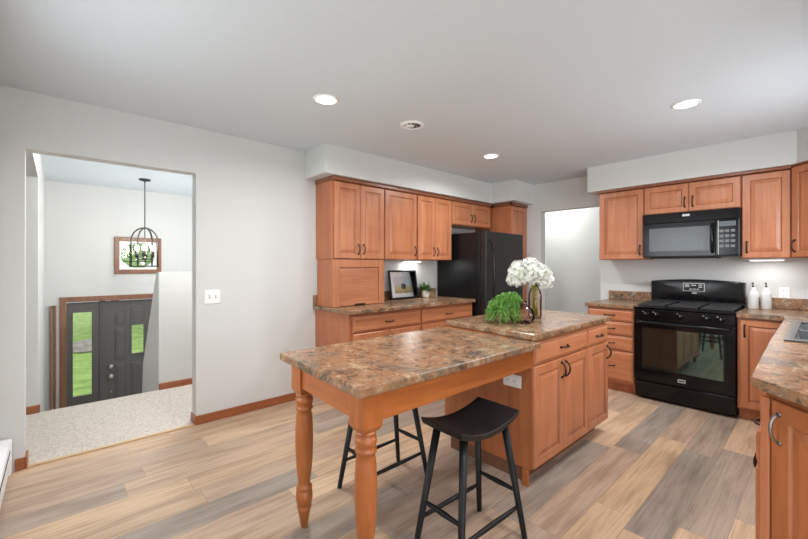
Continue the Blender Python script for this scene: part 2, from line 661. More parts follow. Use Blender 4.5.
def wall_y_holes(mb, y0, y1, x0, x1, holes, zb0=0.0, ztop=CEIL):
    xs = x0
    for xa, xb, za, zb in sorted(holes):
        mb.box(xs, y0, zb0, xa, y1, ztop)
        if za > zb0:
            mb.box(xa, y0, zb0, xb, y1, za)
        if zb < ztop:
            mb.box(xa, y0, zb, xb, y1, ztop)
        xs = xb
    mb.box(xs, y0, zb0, x1, y1, ztop)
    return mb


struct('wall_west', wall_x_holes(MB(), XW - 0.12, XW, YS, YW, [(-2.6, -0.6, 0.02, 2.08), (1.2, 2.6, 0.85, 2.1)]), M['wall'])
struct('wall_dining', wall_y_holes(MB(), YS - 0.12, YS, XW - .12, XE, [(0.3, 3.1, 0.35, 2.3)]), M['wall'])
struct('wall_sink', wall_y_holes(MB(), YR - 0.12, YR, 1.3, XE, [(2.8, 4.0, 1.1, 2.0)]), M['wall'])
# east wall behind the range with the hall opening y 1.895..2.64
struct('wall_east', wall_x_holes(MB(), XE, XE + T, YS, YW, [(1.88, 2.668, 0, 2.07)]), M['wall'])
struct('wall_hall', MB().box(6.05, 1.2, 0, 6.17, YW, CEIL), M['wall'])
struct('wall_hall_side', MB().box(XE + T, 1.2, 0, 6.05, 1.3, CEIL), M['wall'])
# soffits
struct('wall_soffit_left', MB().box(1.835, 3.12, 2.187, 4.475, YW, CEIL).box(4.475, 2.77, 2.187, XE, YW, CEIL), M['wall'])
struct('wall_soffit_east', MB().prism([(4.59, 0.16), (4.59, 1.868), (XE, 1.868), (XE, YR), (1.45, YR), (1.45, -0.16), (4.27, -0.16)], 2.175, CEIL), M['wall'])

# landing, stairs and foyer
LE = 4.72
struct('floor_landing', MB().box(-2.2, YW + T, -0.15, 2.6, LE, 0.008).box(DX0, YW + 0.015, -.01, DX1, YW + T, 0.008), M['carpet'])
st = MB()
for i in range(5):
    st.box(-0.13, LE + 0.001 + 0.26 * i, -1.3, 0.79, LE + 0.26 * (i + 1), -0.2 * (i + 1) + 0.004 - 0.0)
struct('floor_stairs', st, M['carpet'])
struct('floor_foyer', MB().box(-0.13, LE + 1.302, -1.32, 2.6, 7.0, -1.2), M['floor'])
struct('wall_landing', MB().box(-2.2, LE + 0.001, -1.3, -0.13, LE + 0.12, CEIL).box(-0.25, LE + .12, -1.3, -0.13, 7.0, CEIL), M['wall'])
struct('wall_hall_header', MB().box(-2.2, YW + T, 2.11, -0.13, LE, CEIL), M['wall'])
struct('wall_landing_end', MB().box(-2.32, YW, 0, -2.2, LE + .1, CEIL), M['wall'])
struct('wall_foyer_right', wall_x_holes(MB(), 2.6, 2.72, YW + T, 7.0, [(5.2, 6.6, 1.0, 2.2)]).box(2.6, LE, -1.3, 2.72, 7.0, 0), M['wall'])
struct('wall_knee', MB().poly_x([(LE + .001, -1.3), (LE + .001, 1.25), (4.851, 1.25), (5.725, 0.10), (5.80, -0.25), (5.80, -1.3)], 0.79, 0.90)
       .box(0.90, LE + .001, -1.3, 2.6, LE + 0.11, 1.25), M['wall'])
YF = 7.0
FD0, FD1, FDZ = 0.085, 1.38, 0.81
struct('wall_front', wall_y_holes(MB(), YF, YF + 0.14, -0.25, 2.72, [(FD0 - 0.005, FD1, -1.2, FDZ), (0.0 + 1.39, 1.40, 0.9, 0.91)], -1.32, 1.0)
       .box(-0.25, YF, 1.0, 0.675, YF + .14, CEIL).box(1.14, YF, 1.0, 2.72, YF + .14, CEIL)
       .box(0.675, YF, 1.0, 1.14, YF + .14, 1.255).box(0.675, YF, 1.685, 1.14, YF + .14, CEIL), M['wall'])


# baseboards
def baseboard(name, segs, mat='wood_trim'):
    mb = MB()
    for x0, y0, x1, y1 in segs:
        mb.box(x0, y0, 0.0, x1, y1, 0.075, 0.004)
    return struct(name, mb, M[mat])


baseboard('baseboard_left', [(DX1, YW - 0.014, 1.895, YW - .0005), (XW + 0.085, YW - 0.014, DX0, YW - .0005)])
baseboard('baseboard_doorway', [(DX1 - 0.013, YW - .014, DX1 - .0005, YW + T), (DX0 + .0005, YW - .014, DX0 + 0.013, YW + T)])
baseboard('baseboard_landing', [(-2.2, LE - 0.014, -0.118, LE - .0005), (-0.1295, LE - 0.014, -0.117, LE + 0.03), (0.79, LE - .014, 2.6, LE - .0005)])
baseboard('baseboard_hall', [(6.036, 1.3, 6.0495, YW)], 'wood_trim')
# doorway corner bead: thin metal threshold strip
struct('trim_1', MB().box(DX0, YW - 0.012, 0.0, DX1, YW + 0.018, 0.012, 0.004), plain('threshold_oak', srgb(205, 172, 130), 0.4))

# narrow brown casing beside the front door, in the stairwell corner
sd = MB().box(-0.078, 6.955, -1.2, -0.058, 6.9995, 0.78, 0.003).box(-0.040, 6.965, -1.2, -0.014, 6.9995, 0.78, 0.003).box(-0.058, 6.98, .75, -0.040, 6.9995, 0.78, 0.002)
struct('door_2', sd, M['wood_trim_z'])


# ------------------------------------------------------------------ front door (door_1): leaf, sidelight, casing
def door_1():
    root = bpy.data.objects.new('door_1', None)
    COL.objects.link(root)
    root.location = (0, YF, -1.2)
    root['kind'] = 'structure'
    z = lambda v: v + 1.2
    c = MB()
    c.box(0.02, -0.025, 0, FD0, 0.02, z(0.885), 0.004).box(FD1, -0.025, 0, FD1 + .065, 0.02, z(0.885), 0.004).box(0.02, -0.026, z(FDZ), FD1 + .065, 0.02, z(0.885), 0.004)
    c.build('door_casing', M['wood_trim_z'], root)
    # sidelight x .087...451
    sl = MB()
    a, b = FD0 + .002, 0.445
    p0, p1, q0, q1 = 0.158, 0.362, z(-0.515), z(0.66)
    sl.box(a, 0.03, 0.005, p0, 0.075, z(0.80)).box(p1, 0.03, 0.005, b, 0.075, z(0.80)).box(p0, 0.03, 0.005, p1, 0.075, q0).box(p0, 0.03, q1, p1, 0.075, z(0.80))
    for x0, x1, y0, y1 in ((p0 - .02, p0, q0 - .02, q1 + .02), (p1, p1 + .02, q0 - .02, q1 + .02), (p0, p1, q0 - .02, q0), (p0, p1, q1, q1 + .02)):
        sl.box(x0, 0.018, y0, x1, 0.03, y1, 0.004)
    slo = sl.build('sidelight', M['door_gray'], root)
    MB().box(p0, 0.048, q0, p1, 0.054, q1).build('glass_pane', M['pane'], slo)
    MB().box(0.447, 0.015, 0.0, 0.520, 0.08, z(0.805), 0.003).box(0.475, 0.008, 0.0, 0.492, 0.015, z(0.80), .002).build('mullion', M['door_gray'], root)
    # leaf x .522..1.375 with three columns of panels, one lite
    lf = MB()
    x0, x1 = 0.522, 1.375
    la, lb, lc, ld = 0.828, 0.980, z(-0.01), z(0.42)
    lf.box(x0, 0.03, 0.008, la, 0.075, z(.80)).box(lb, 0.03, 0.008, x1, 0.075, z(.80)).box(la, 0.03, 0.008, lb, 0.075, lc).box(la, 0.03, ld, lb, 0.075, z(.80))
    for u0, u1, w0, w1 in ((la - .018, la, lc - .018, ld + .018), (lb, lb + .018, lc - .018, ld + .018), (la, lb, lc - .018, lc), (la, lb, ld, ld + .018)):
        lf.box(u0, 0.02, w0, u1, 0.03, w1, 0.004)
    lo = lf.build('door_leaf', M['door_gray'], root)
    MB().box(la, 0.048, lc, lb, 0.054, ld).build('glass_pane', M['pane'], lo)

    def pnl(u0, u1, w0, w1, w2=None):
        mb = MB()
        w2 = w1 if w2 is None else w2
        prof = [(0, .031), (0.0, .0295), (.012, .020), (.024, .027), (.04, .021)]
        loops = []
        for ins, y in prof:
            loops.append([mb.bm.verts.new(p) for p in ((u0 + ins, y, w0 + ins), (u1 - ins, y, w0 + ins), (u1 - ins, y, w2 - ins), (u0 + ins, y, w1 - ins))])
        for i in range(len(loops) - 1):
            for j in range(4):
                mb.bm.faces.new((loops[i][j], loops[i][(j + 1) % 4], loops[i + 1][(j + 1) % 4], loops[i + 1][j]))
        mb.bm.faces.new(loops[-1])
        mb.build('door_panel', M['door_gray'], lo)
    pnl(.624, .757, z(.45), z(.58), z(.68))
    pnl(.812, 1.0, z(.47), z(.69))
    pnl(1.06, 1.19, z(.45), z(.68), z(.58))
    pnl(.624, .757, z(-.07), z(.40))
    pnl(1.06, 1.19, z(-.07), z(.40))
    pnl(.624, .757, z(-1.05), z(-.13))
    pnl(.812, 1.0, z(-1.05), z(-.13))
    pnl(1.06, 1.19, z(-1.05), z(-.13))
    for zz, r, nm in ((z(-.155), .033, 'deadbolt'), (z(-.30), .038, 'door_knob'), (z(-.52), .013, 'chime_button')):
        MB().lathe([(r, 0), (r, .008), (r * .5, .014), (r * .45, .03), (r * .85, .04), (r * .8, .055), (r * .2, .06)], 20, (0.575, 0.03, zz), axis='y').build(nm, M['nickel'], lo)


door_1()


# ------------------------------------------------------------------ window_1: square oak frame around an octagonal pane above the front door
def window_1():
    root = bpy.data.objects.new('window_1', None)
    COL.objects.link(root)
    root.location = (0.907, YF, 1.47)
    root['kind'] = 'structure'
    W2, H2 = 0.295, 0.272
    f = MB()
    t = 0.062
    f.box(-W2, -.03, -H2, -W2 + t, 0.0, H2, .006).box(W2 - t, -.03, -H2, W2, 0, H2, .006).box(-W2 + t, -.03, -H2, W2 - t, 0, -H2 + t, .006).box(-W2 + t, -.03, H2 - t, W2 - t, 0, H2, .006)
    f.build('window_frame', M['wood_trim_z'], root)
    # white jamb plate with octagonal hole
    a, b, c, d = W2 - t, H2 - t, .212, .192
    oc = []
    for k in range(8):
        th = R(22.5 + 45 * k)
        oc.append((c * math.cos(th) / math.cos(R(22.5)), d * math.sin(th) / math.cos(R(22.5))))
    sq = [(a, b * .45), (a * .45, b), (-a * .45, b), (-a, b * .45), (-a, -b * .45), (-a * .45, -b), (a * .45, -b), (a, -b * .45)]
    corner = {0: (a, b), 2: (-a, b), 4: (-a, -b), 6: (a, -b)}
    p = MB()
    o_ = [p.bm.verts.new((x, -.012, z)) for x, z in sq]
    i_ = [p.bm.verts.new((x, -.012, z)) for x, z in oc]
    j_ = [p.bm.verts.new((x * .94, .06, z * .94)) for x, z in oc]
    for k in range(8):
        k2 = (k + 1) % 8
        if k in corner:
            cv = p.bm.verts.new((corner[k][0], -.012, corner[k][1]))
            p.bm.faces.new((o_[k], cv, o_[k2], i_[k2], i_[k]))
        else:
            p.bm.faces.new((o_[k], o_[k2], i_[k2], i_[k]))
        p.bm.faces.new((i_[k], i_[k2], j_[k2], j_[k]))
    p.build('jamb', M['white'], root)
    g = MB()
    g.prism([(x * .95, z * .95) for x, z in oc], 0.0, .006)
    for v in g.bm.verts:
        v.co = Vector((v.co.x, 0.06 + v.co.z, v.co.y))
    g.build('glass_pane', M['pane'], root)
    m = MB()
    for x in (-.1, .1):
        m.box(x - .005, .05, -.17, x + .005, .059, .17)
    for z in (-.09, .09):
        m.box(-.19, .05, z - .005, .19, .059, z + .005)
    m.build('muntin', M['dark_slot'], root)


window_1()


def plain_window(name, loc, rz, wdt, hgt, nx=2):
    root = bpy.data.objects.new(name, None)
    COL.objects.link(root)
    root.location = loc
    root.rotation_euler = (0, 0, rz)
    root['kind'] = 'structure'
    t = .05
    f = MB().box(-wdt / 2, .04, 0, -wdt / 2 + t, .1, hgt).box(wdt / 2 - t, .04, 0, wdt / 2, .1, hgt).box(-wdt / 2 + t, .04, 0, wdt / 2 - t, .1, t).box(-wdt / 2 + t, .04, hgt - t, wdt / 2 - t, .1, hgt)
    for k in range(1, nx):
        x = -wdt / 2 + wdt * k / nx
        f.box(x - .025, .045, t, x + .025, .095, hgt - t)
    f.build('window_frame', M['white'], root)
    MB().box(-wdt / 2 + t, .066, t, wdt / 2 - t, .072, hgt - t).build('glass_pane', M['pane'], root)


plain_window('window_2', (XW, 1.9, 0.85), R(90), 1.4, 1.25)
plain_window('window_3', (3.4, YR, 1.1), R(180), 1.2, 0.9)
plain_window('window_4', (1.7, YS, 0.35), R(180), 2.8, 1.95, 3)
plain_window('door_3', (XW, -1.6, 0.02), R(90), 2.0, 2.06)
plain_window('window_foyer_added', (2.6, 5.9, 1.0), R(-90), 1.4, 1.2)  # unseen window, put in to bring more light to the foyer

# outdoors
g = MB()
g.box(-14, YF + 0.15, -1.45, 16, 30, -1.35)
lawn = struct('ground_lawn', g, M['lawn'])
struct('ground_yard', MB().box(-24, -26, -1.45, -2.4, 7.1, -1.35).box(-2.4, -26, -1.45, 20, YS - .2, -1.35), M['lawn'])
struct('ground_path', MB().box(-1.5, YF + .3, -1.35, 4.5, YF + 3.0, -1.335), M['gravel'])


def rock(name, loc, r, label):
    b = bmesh.new()
    bmesh.ops.create_icosphere(b, subdivisions=3, radius=1)
    for v in b.verts:
        n = noise.noise(v.co * 1.7 + Vector(loc)) * .35 + 1
        v.co = Vector((v.co.x * r * 1.3, v.co.y * r, v.co.z * r * .7)) * n
    mb = MB()
    mb.merge(b, 0)
    o = mb.build(name, M['stone'], sharp=40)
    o.location = loc
    tag(o, label, 'rock')


rock('lawn_rock', (0.72, 15.6, -1.3), .42, 'grey landscape rock lying on the lawn outside the front door sidelight')


def tree(loc, h, r, label):
    t = thing('tree', label, 'tree', loc)
    MB().tube([(0, 0, 0), (0.05, 0, h * .35), (0, .05, h * .6)], [.16, .13, .08], 10).build('trunk', M['trunk'], t)
    c = MB()
    for i in range(2600):
        while True:
            p = Vector((random.uniform(-1, 1), random.uniform(-1, 1), random.uniform(-1, 1)))
            if .25 < p.length < 1:
                break
        p = Vector((p.x * r, p.y * r, h * .66 + p.z * h * .36))
        a = Vector((random.gauss(0, 1), random.gauss(0, 1), random.gauss(0, 1))).normalized() * .17
        b_ = a.orthogonal().normalized() * .1
        c.quad(p - a, p - b_, p + a, p + b_)
    c.build('foliage', M['tree_leaf'], t)


tree((1.75, 20.0, -1.35), 6.0, 2.9, 'leafy green tree on the lawn seen through the octagonal window')

# ------------------------------------------------------------------ cabinets
GL = [0, 0, 0, 1, 1, 0, 0]


def door_panel(mb, x0, x1, z0, z1, y=-0.002, t=0.019, st=0.052):
    f = y - t
    mb.rings(x0, x1, z0, z1, [(0, y), (0, f + .004), (.004, f), (st, f), (st + .006, f + .008), (st + .011, f + .008), (st + .036, f + .001), (st + .037, f + .001)],
             [0, 0, 0, 1, 1, 0, 0])


def drawer_panel(mb, x0, x1, z0, z1, y=-0.002, t=0.019):
    f = y - t
    mb.rings(x0, x1, z0, z1, [(0, y), (0, f + .008), (.005, f + .005), (.012, f + .0045), (.020, f), (.022, f)], [0, 0, 1, 0, 0])


def pull(parent, x, z, y=-0.021, L=0.096, vertical=True, mat='bronze', r=0.0048, name='handle'):
    mb = MB()
    pts = []
    for i in range(13):
        u = -1 + 2 * i / 12
        s = u * L / 2
        out = .004 + 0.026 * (1 - abs(u) ** 2.6)
        pts.append((s, out))
    path = [((x, y - o, z + s) if vertical else (x + s, y - o, z)) for s, o in pts]
    rr = [r * (1.5 if i in (0, 12) else 1.0 + .25 * math.sin(math.pi * i / 12)) for i in range(13)]
    mb.tube(path, rr, 8)
    for s in (-L / 2, L / 2):
        c = (x, y, z + s) if vertical else (x + s, y, z)
        mb.lathe([(.009, 0), (.009, .003), (.0055, .007)], 10, c, axis='y')
    return mb.build(name, M[mat], parent)


def cabinet(name, label, cat, loc, rz, wd, dp, z0, z1, fronts, group=None, toe=0.0, side='wood_side', pmat='bronze', body=True, fmat='wood_v'):
    """local frame: x along the front, -y towards the room, z from the floor"""
    t = thing(name, label, cat, (loc[0], loc[1], loc[2] + z0), rz, group)
    h = z1 - z0
    c = MB()
    if toe:
        c.box(0, 0, toe, wd, dp, h, .001)
        c.box(0.002, 0.065, 0, wd - .002, dp, toe)
    else:
        c.box(0, 0, 0, wd, dp, h, .001)
    c.build('carcass', M[side], t)
    for fr in fronts:
        kind, a, b, lo, hi, hd = fr[:6]
        lo -= z0
        hi -= z0
        m = MB()
        if kind == 'door':
            door_panel(m, a, b, lo, hi)
            d = m.build('door', [M[fmat], M['glaze']], t)
            if hd:
                hx = a + .03 if hd[0] == 'l' else b - .03
                hz = lo + .095 if hd[1] == 'b' else hi - .095
                pull(d, hx, hz, mat=pmat)
        else:
            drawer_panel(m, a, b, lo, hi)
            d = m.build('drawer', [M['wood_h'], M['glaze']], t)
            if hd:
                pull(d, (a + b) / 2, (lo + hi) / 2, vertical=False, mat=pmat)
    return t


UZ0, UZ1 = 1.385, 2.145
ULF = 3.19   # carcass face of the left upper run (doors stand 2 cm proud)
G_UL, G_UR = 'wall cabinets above the left counter', 'wall cabinets around the range'
cabinet('wall_cabinet', 'two-door cherry wall cabinet at the left end, above the roll-front appliance garage', 'cabinet', (1.955, ULF, 0), 0, .642, YW - ULF - .001, UZ0, UZ1,
        [('door', .018, .325, UZ0 + .005, UZ1 - .01, 'rb'), ('door', .33, .636, UZ0 + .005, UZ1 - .01, 'lb')], G_UL)
cabinet('wall_cabinet', 'single-door cherry wall cabinet above the framed picture', 'cabinet', (2.599, ULF, 0), 0, .484, YW - ULF - .001, UZ0, UZ1,
        [('door', .008, .474, UZ0 + .005, UZ1 - .01, 'rb')], G_UL)
cabinet('wall_cabinet', 'two-door cherry wall cabinet beside the refrigerator, above the small potted plant', 'cabinet', (3.085, ULF, 0), 0, .607, YW - ULF - .001, UZ0, UZ1,
        [('door', .008, .300, UZ0 + .005, UZ1 - .01, 'rb'), ('door', .304, .60, UZ0 + .005, UZ1 - .01, 'lb')], G_UL)
cabinet('wall_cabinet', 'short two-door cherry cabinet above the black refrigerator', 'cabinet', (3.694, ULF, 0), 0, .835, YW - ULF - .001, 1.84, UZ1,
        [('door', .012, .415, 1.85, UZ1 - .01, 'rb'), ('door', .42, .825, 1.85, UZ1 - .01, 'lb')], G_UL)
cabinet('pantry_cabinet', 'tall cherry pantry cabinet standing right of the refrigerator', 'cabinet', (4.60, 2.90, 0), 0, .398, YW - 2.90 - .001, 0.0, UZ1,
        [('door', .008, .39, .12, 1.30, 'lt'), ('door', .008, .39, 1.31, UZ1 - .01, None)], None, 0.1)

# crown moulding strips
cr = MB()
cr.box(1.945, ULF - .03, 2.146, 4.53, ULF + .02, 2.185, .006).box(1.945, ULF + .02, 2.146, 1.965, YW - .002, 2.185, .005)
cr.box(4.575, 2.865, 2.146, 4.60, 3.16, 2.185, .005).box(4.575, 2.865, 2.146, XE - .002, 2.895, 2.185, .005)
tag(cr.build('crown_molding', M['crown']), 'dark cherry crown moulding running along the tops of the left wall cabinets', 'molding')

# appliance garage
ag = thing('appliance_garage', 'cherry appliance garage with roll-up tambour door on the left counter', 'cabinet', (1.957, ULF, .917))
MB().box(0.0, 0.012, 0, .055, YW - ULF - .03, .464).box(.583, .012, 0, .638, YW - ULF - .03, .464).box(.055, .012, .40, .583, .25, .464).build('carcass', M['wood_side'], ag)
MB().box(0, -.008, 0, .085, .0115, .464, .002).box(.57, -.008, 0, .638, .0115, .464, .002).box(.0855, -.008, .385, .5695, .0115, .464, .002).build('face_frame', M['wood_v'], ag)
tb = MB()
for i in range(16):
    tb.box(.0865, .002, .05 + i * .0208, .5685, .011, .05 + i * .0208 + .0200, .0028)
tb.box(.0865, -.006, .002, .5685, .011, .048, .004)
tbo = tb.build('tambour_door', M['wood_h'], ag)
MB().box(.26, -.022, .006, .38, -.0065, .02, .004).build('handle', M['bronze'], tbo)

# left base cabinets
BF = 2.885
G_BL = 'base cabinets under the left counter'
cabinet('base_cabinet', 'cherry base cabinet at the left end of the left counter, below the appliance garage', 'cabinet', (1.95, BF, 0), 0, .897, YW - BF - .001, 0, .877,
        [('drawer', .03, .89, .705, .85, 'c'), ('door', .03, .458, .11, .69, 'rt'), ('door', .462, .89, .11, .69, 'lt')], G_BL, .1)
cabinet('base_cabinet', 'cherry base cabinet next to the refrigerator, below the small potted plant', 'cabinet', (2.849, BF, 0), 0, .88, YW - BF - .001, 0, .877,
        [('drawer', .01, .87, .705, .85, 'c'), ('door', .01, .435, .11, .69, 'rt'), ('door', .44, .87, .11, .69, 'lt')], G_BL, .1)
ct = thing('countertop', 'brown stone-look laminate countertop along the left wall with a short backsplash', 'countertop', (1.92, 2.83, .878))
MB().box(0, 0, 0, 1.815, YW - 2.83 - .001, .037, .006).build('slab', M['counter'], ct)
MB().box(0, YW - 2.83 - .02, .0375, 1.815, YW - 2.83 - .001, .14, .004).build('backsplash', M['counter'], ct)

# ------------------------------------------------------------------ refrigerator
fr = thing('refrigerator', 'black textured refrigerator between the left counter and the tall pantry cabinet', 'refrigerator', (3.765, 2.70, 0))
MB().box(0, .10, .03, .825, .785, 1.725, .006).box(.02, .12, 0, .78, .7, .03).build('body', M['black_satin'], fr)
ud = MB().box(0, 0, .62, .825, .092, 1.73, .014, seg=3).build('upper_door', M['fridge'], fr)
MB().tube([(.06, -.005, 1.62), (.06, -.035, 1.60), (.065, -.06, 1.45), (.068, -.065, 1.2), (.065, -.06, .95), (.06, -.035, .8), (.06, -.005, .78)], .012, 10).build('handle', M['black_gloss'], ud)
ld = MB().box(0, 0, .06, .825, .092, .61, .014, seg=3).build('freezer_drawer', M['fridge'], fr)
MB().tube([(.08, -.005, .54), (.1, -.05, .54), (.7, -.05, .54), (.72, -.005, .54)], .011, 10).build('handle', M['black_gloss'], ld)
MB().box(.02, .03, 1.7255, .12, .14, 1.745, .004).build('hinge_cover', M['black_satin'], fr)

# ------------------------------------------------------------------ picture and plant on the left counter
pf = thing('framed_picture', 'black framed landscape print leaning on the wall above the left counter', 'picture', (2.875, 3.385, .922))
pf.rotation_euler = (R(-9.5), 0, 0)
W_, H_ = .445, .345
MB().box(0, 0, 0, W_, .02, .02, .002).box(0, 0, H_ - .02, W_, .02, H_, .002).box(0, 0, .02, .02, .02, H_ - .02, .002).box(W_ - .02, 0, .02, W_, .02, H_ - .02, .002).build('frame', M['black_satin'], pf)
MB().box(.02, .008, .02, W_ - .02, .016, H_ - .02).build('mat_board', M['mat_board'], pf)
pr = MB().box(.075, .006, .07, W_ - .075, .0078, H_ - .075).build('print', M['print'], pf)
bl = MB()
for i in range(30):
    th = 2 * math.pi * i / 30
b_ = bmesh.new()
vs = [b_.verts.new((.215 + .042 * math.cos(2 * math.pi * i / 22) * (1 + .12 * math.sin(5 * i)), .0055, .15 + .036 * math.sin(2 * math.pi * i / 22) * (1 + .1 * math.cos(3 * i)))) for i in range(22)]
b_.faces.new(vs)
ex = bmesh.ops.extrude_face_region(b_, geom=b_.faces[:])
for v in ex['geom']:
    if isinstance(v, bmesh.types.BMVert):
        v.co.y -= .0006
bl.merge(b_, 0)
bl.build('painted_tree', plain('dark_paint', srgb(40, 42, 40), .6), pr)
MB().box(.02, .003, .02, W_ - .02, .0045, H_ - .02).build('glass_pane', M['picture_glass'], pf)


def leaf(mb, p, d, up, L, wd, bend=.25, mat=0):
    """pointed leaf from p along d, built from 3 cross sections"""
    d = d.normalized()
    s = d.cross(up)
    s = s.normalized() if s.length > 1e-4 else d.orthogonal().normalized()
    nrm = s.cross(d)
    cs = []
    for u, wv in ((0, .12), (.35, 1.0), (.7, .75), (1.0, .02)):
        c = p + d * (L * u) - nrm * (bend * L * u * u)
        cs.append((mb.bm.verts.new(c - s * wd * wv / 2 + nrm * wd * .15 * wv), mb.bm.verts.new(c), mb.bm.verts.new(c + s * wd * wv / 2 + nrm * wd * .15 * wv)))
    for i in range(3):
        for j in range(2):
            f = mb.bm.faces.new((cs[i][j], cs[i][j + 1], cs[i + 1][j + 1], cs[i + 1][j]))
            f.material_index = mat
            f.smooth = True


pp = thing('potted_plant', 'small leafy green plant in a cream pot on the left counter beside the refrigerator', 'plant', (3.455, 3.40, .917))
MB().lathe([(.036, 0), (.046, .01), (.05, .05), (.046, .088), (.041, .088), (.041, .07), (.002, .07)], 24).build('pot', M['cream_pot'], pp)
lf = MB()
for i in range(64):
    a = random.uniform(0, 6.283)
    e = random.uniform(.05, 1.3)
    d = Vector((math.cos(a) * math.cos(e), math.sin(a) * math.cos(e), math.sin(e)))
    p = Vector((0, 0, .075)) + d * random.uniform(.01, .07)
    leaf(lf, p, d, Vector((0, 0, 1)), random.uniform(.055, .08), random.uniform(.03, .042))
lf.build('foliage', M['leaf'], pp)

# ------------------------------------------------------------------ island
isl = thing('kitchen_island', 'cherry kitchen island cabinet with two drawers and three doors', 'island', (2.085, 1.176, 0))
IW, ID = 1.15, .68
MB().box(0, 0, .1, IW, ID, .876, .001).build('carcass', M['wood_amber'], isl)
MB().box(.03, .075, 0, IW - .03, ID - .03, .0995).build('toe_kick', M['toe'], isl)
MB().box(-.014, .01, 0, -.001, .05, .1, .003).build('corner_block', M['wood_table'], isl)
for k, (a, b, lo, hi) in enumerate(((.005, .762, .725, .855), (.772, IW - .005, .725, .855))):
    m = MB()
    drawer_panel(m, a, b, lo, hi)
    d = m.build('drawer', [M['wood_h'], M['glaze']], isl)
    pull(d, (a + b) / 2, (lo + hi) / 2, vertical=False)
for a, b, hd in ((.005, .376, 'r'), (.380, .762, 'l'), (.772, IW - .005, 'r')):
    m = MB()
    door_panel(m, a, b, .11, .716)
    d = m.build('door', [M['wood_v'], M['glaze']], isl)
    pull(d, b - .028 if hd == 'r' else a + .028, .64)
op = thing('wall_outlet', 'white outlet plate on the island end panel under the table', 'outlet', (2.0845, 1.30, .61), R(-90))
MB().box(-.063, -.006, -.038, .063, -.0003, .038, .004).build('plate', M['white'], op)
for x in (-.03, .02):
    MB().box(x - .014, -.0085, -.016, x + .014, -.0061, .016, .002).build('socket', M['white'], op)
    MB().box(x - .006, -.0092, -.006, x - .004, -.0086, .008).box(x + .004, -.0092, -.006, x + .006, -.0086, .008).build('slots', M['dark_slot'], op)
tag(MB().prism([(2.06, 1.135), (3.272, 1.147), (3.30, 1.892), (2.125, 1.886)], .8785, .916, 0, .007).build('countertop', M['counter']), 'raised stone-look laminate countertop on the island under the flower vases', 'countertop')

# ------------------------------------------------------------------ attached table
tbl = thing('dining_table', 'laminate topped table on turned amber legs joined to the island', 'table', (0, 0, 0))
MB().prism([(.806, 1.124), (2.083, 1.110), (2.083, 1.882), (.842, 1.879)], .836, .8735, 0, .006).build('tabletop', M['counter'], tbl)
MB().box(.937, 1.165, .715, 2.082, 1.187, .8345, .002).build('apron', M['wood_table_x'], tbl)
MB().box(.972, 1.80, .715, 2.082, 1.822, .8345, .002).build('apron', M['wood_table_x'], tbl)
MB().prism([(.865, 1.25), (.887, 1.25), (.912, 1.725), (.890, 1.725)], .715, .8345).build('apron', M['wood_table_y'], tbl)
leg_prof = [(.014, 0), (.018, .006), (.030, .085), (.0365, .105), (.030, .110), (.037, .120), (.042, .15), (.0395, .185), (.032, .192), (.039, .198), (.039, .206), (.030, .214),
            (.030, .226), (.036, .28), (.042, .35), (.0445, .42), (.0435, .50), (.040, .565), (.034, .592), (.0425, .598), (.0425, .608), (.035, .615),
            (.042, .626), (.0445, .640), (.042, .655), (.031, .664), (.041, .670), (.041, .676), (.034, .682)]


def table_leg(x, y):
    mb = MB()
    mb.lathe(leg_prof, 28, (x, y, 0))
    h = .0465
    # square block with tapered lower end
    for z0, z1, a, b in ((.680, .700, .036, h), (.700, .8345, h, h)):
        v0 = [mb.bm.verts.new((x + sx * a, y + sy * a, z0)) for sx, sy in ((-1, -1), (1, -1), (1, 1), (-1, 1))]
        v1 = [mb.bm.verts.new((x + sx * b, y + sy * b, z1)) for sx, sy in ((-1, -1), (1, -1), (1, 1), (-1, 1))]
        mb.bm.faces.new(v0[::-1])
        mb.bm.faces.new(v1)
        for i in range(4):
            mb.bm.faces.new((v0[i], v0[(i + 1) % 4], v1[(i + 1) % 4], v1[i]))
    mb.build('leg', M['wood_table'], tbl)


table_leg(.890, 1.203)
table_leg(.925, 1.772)


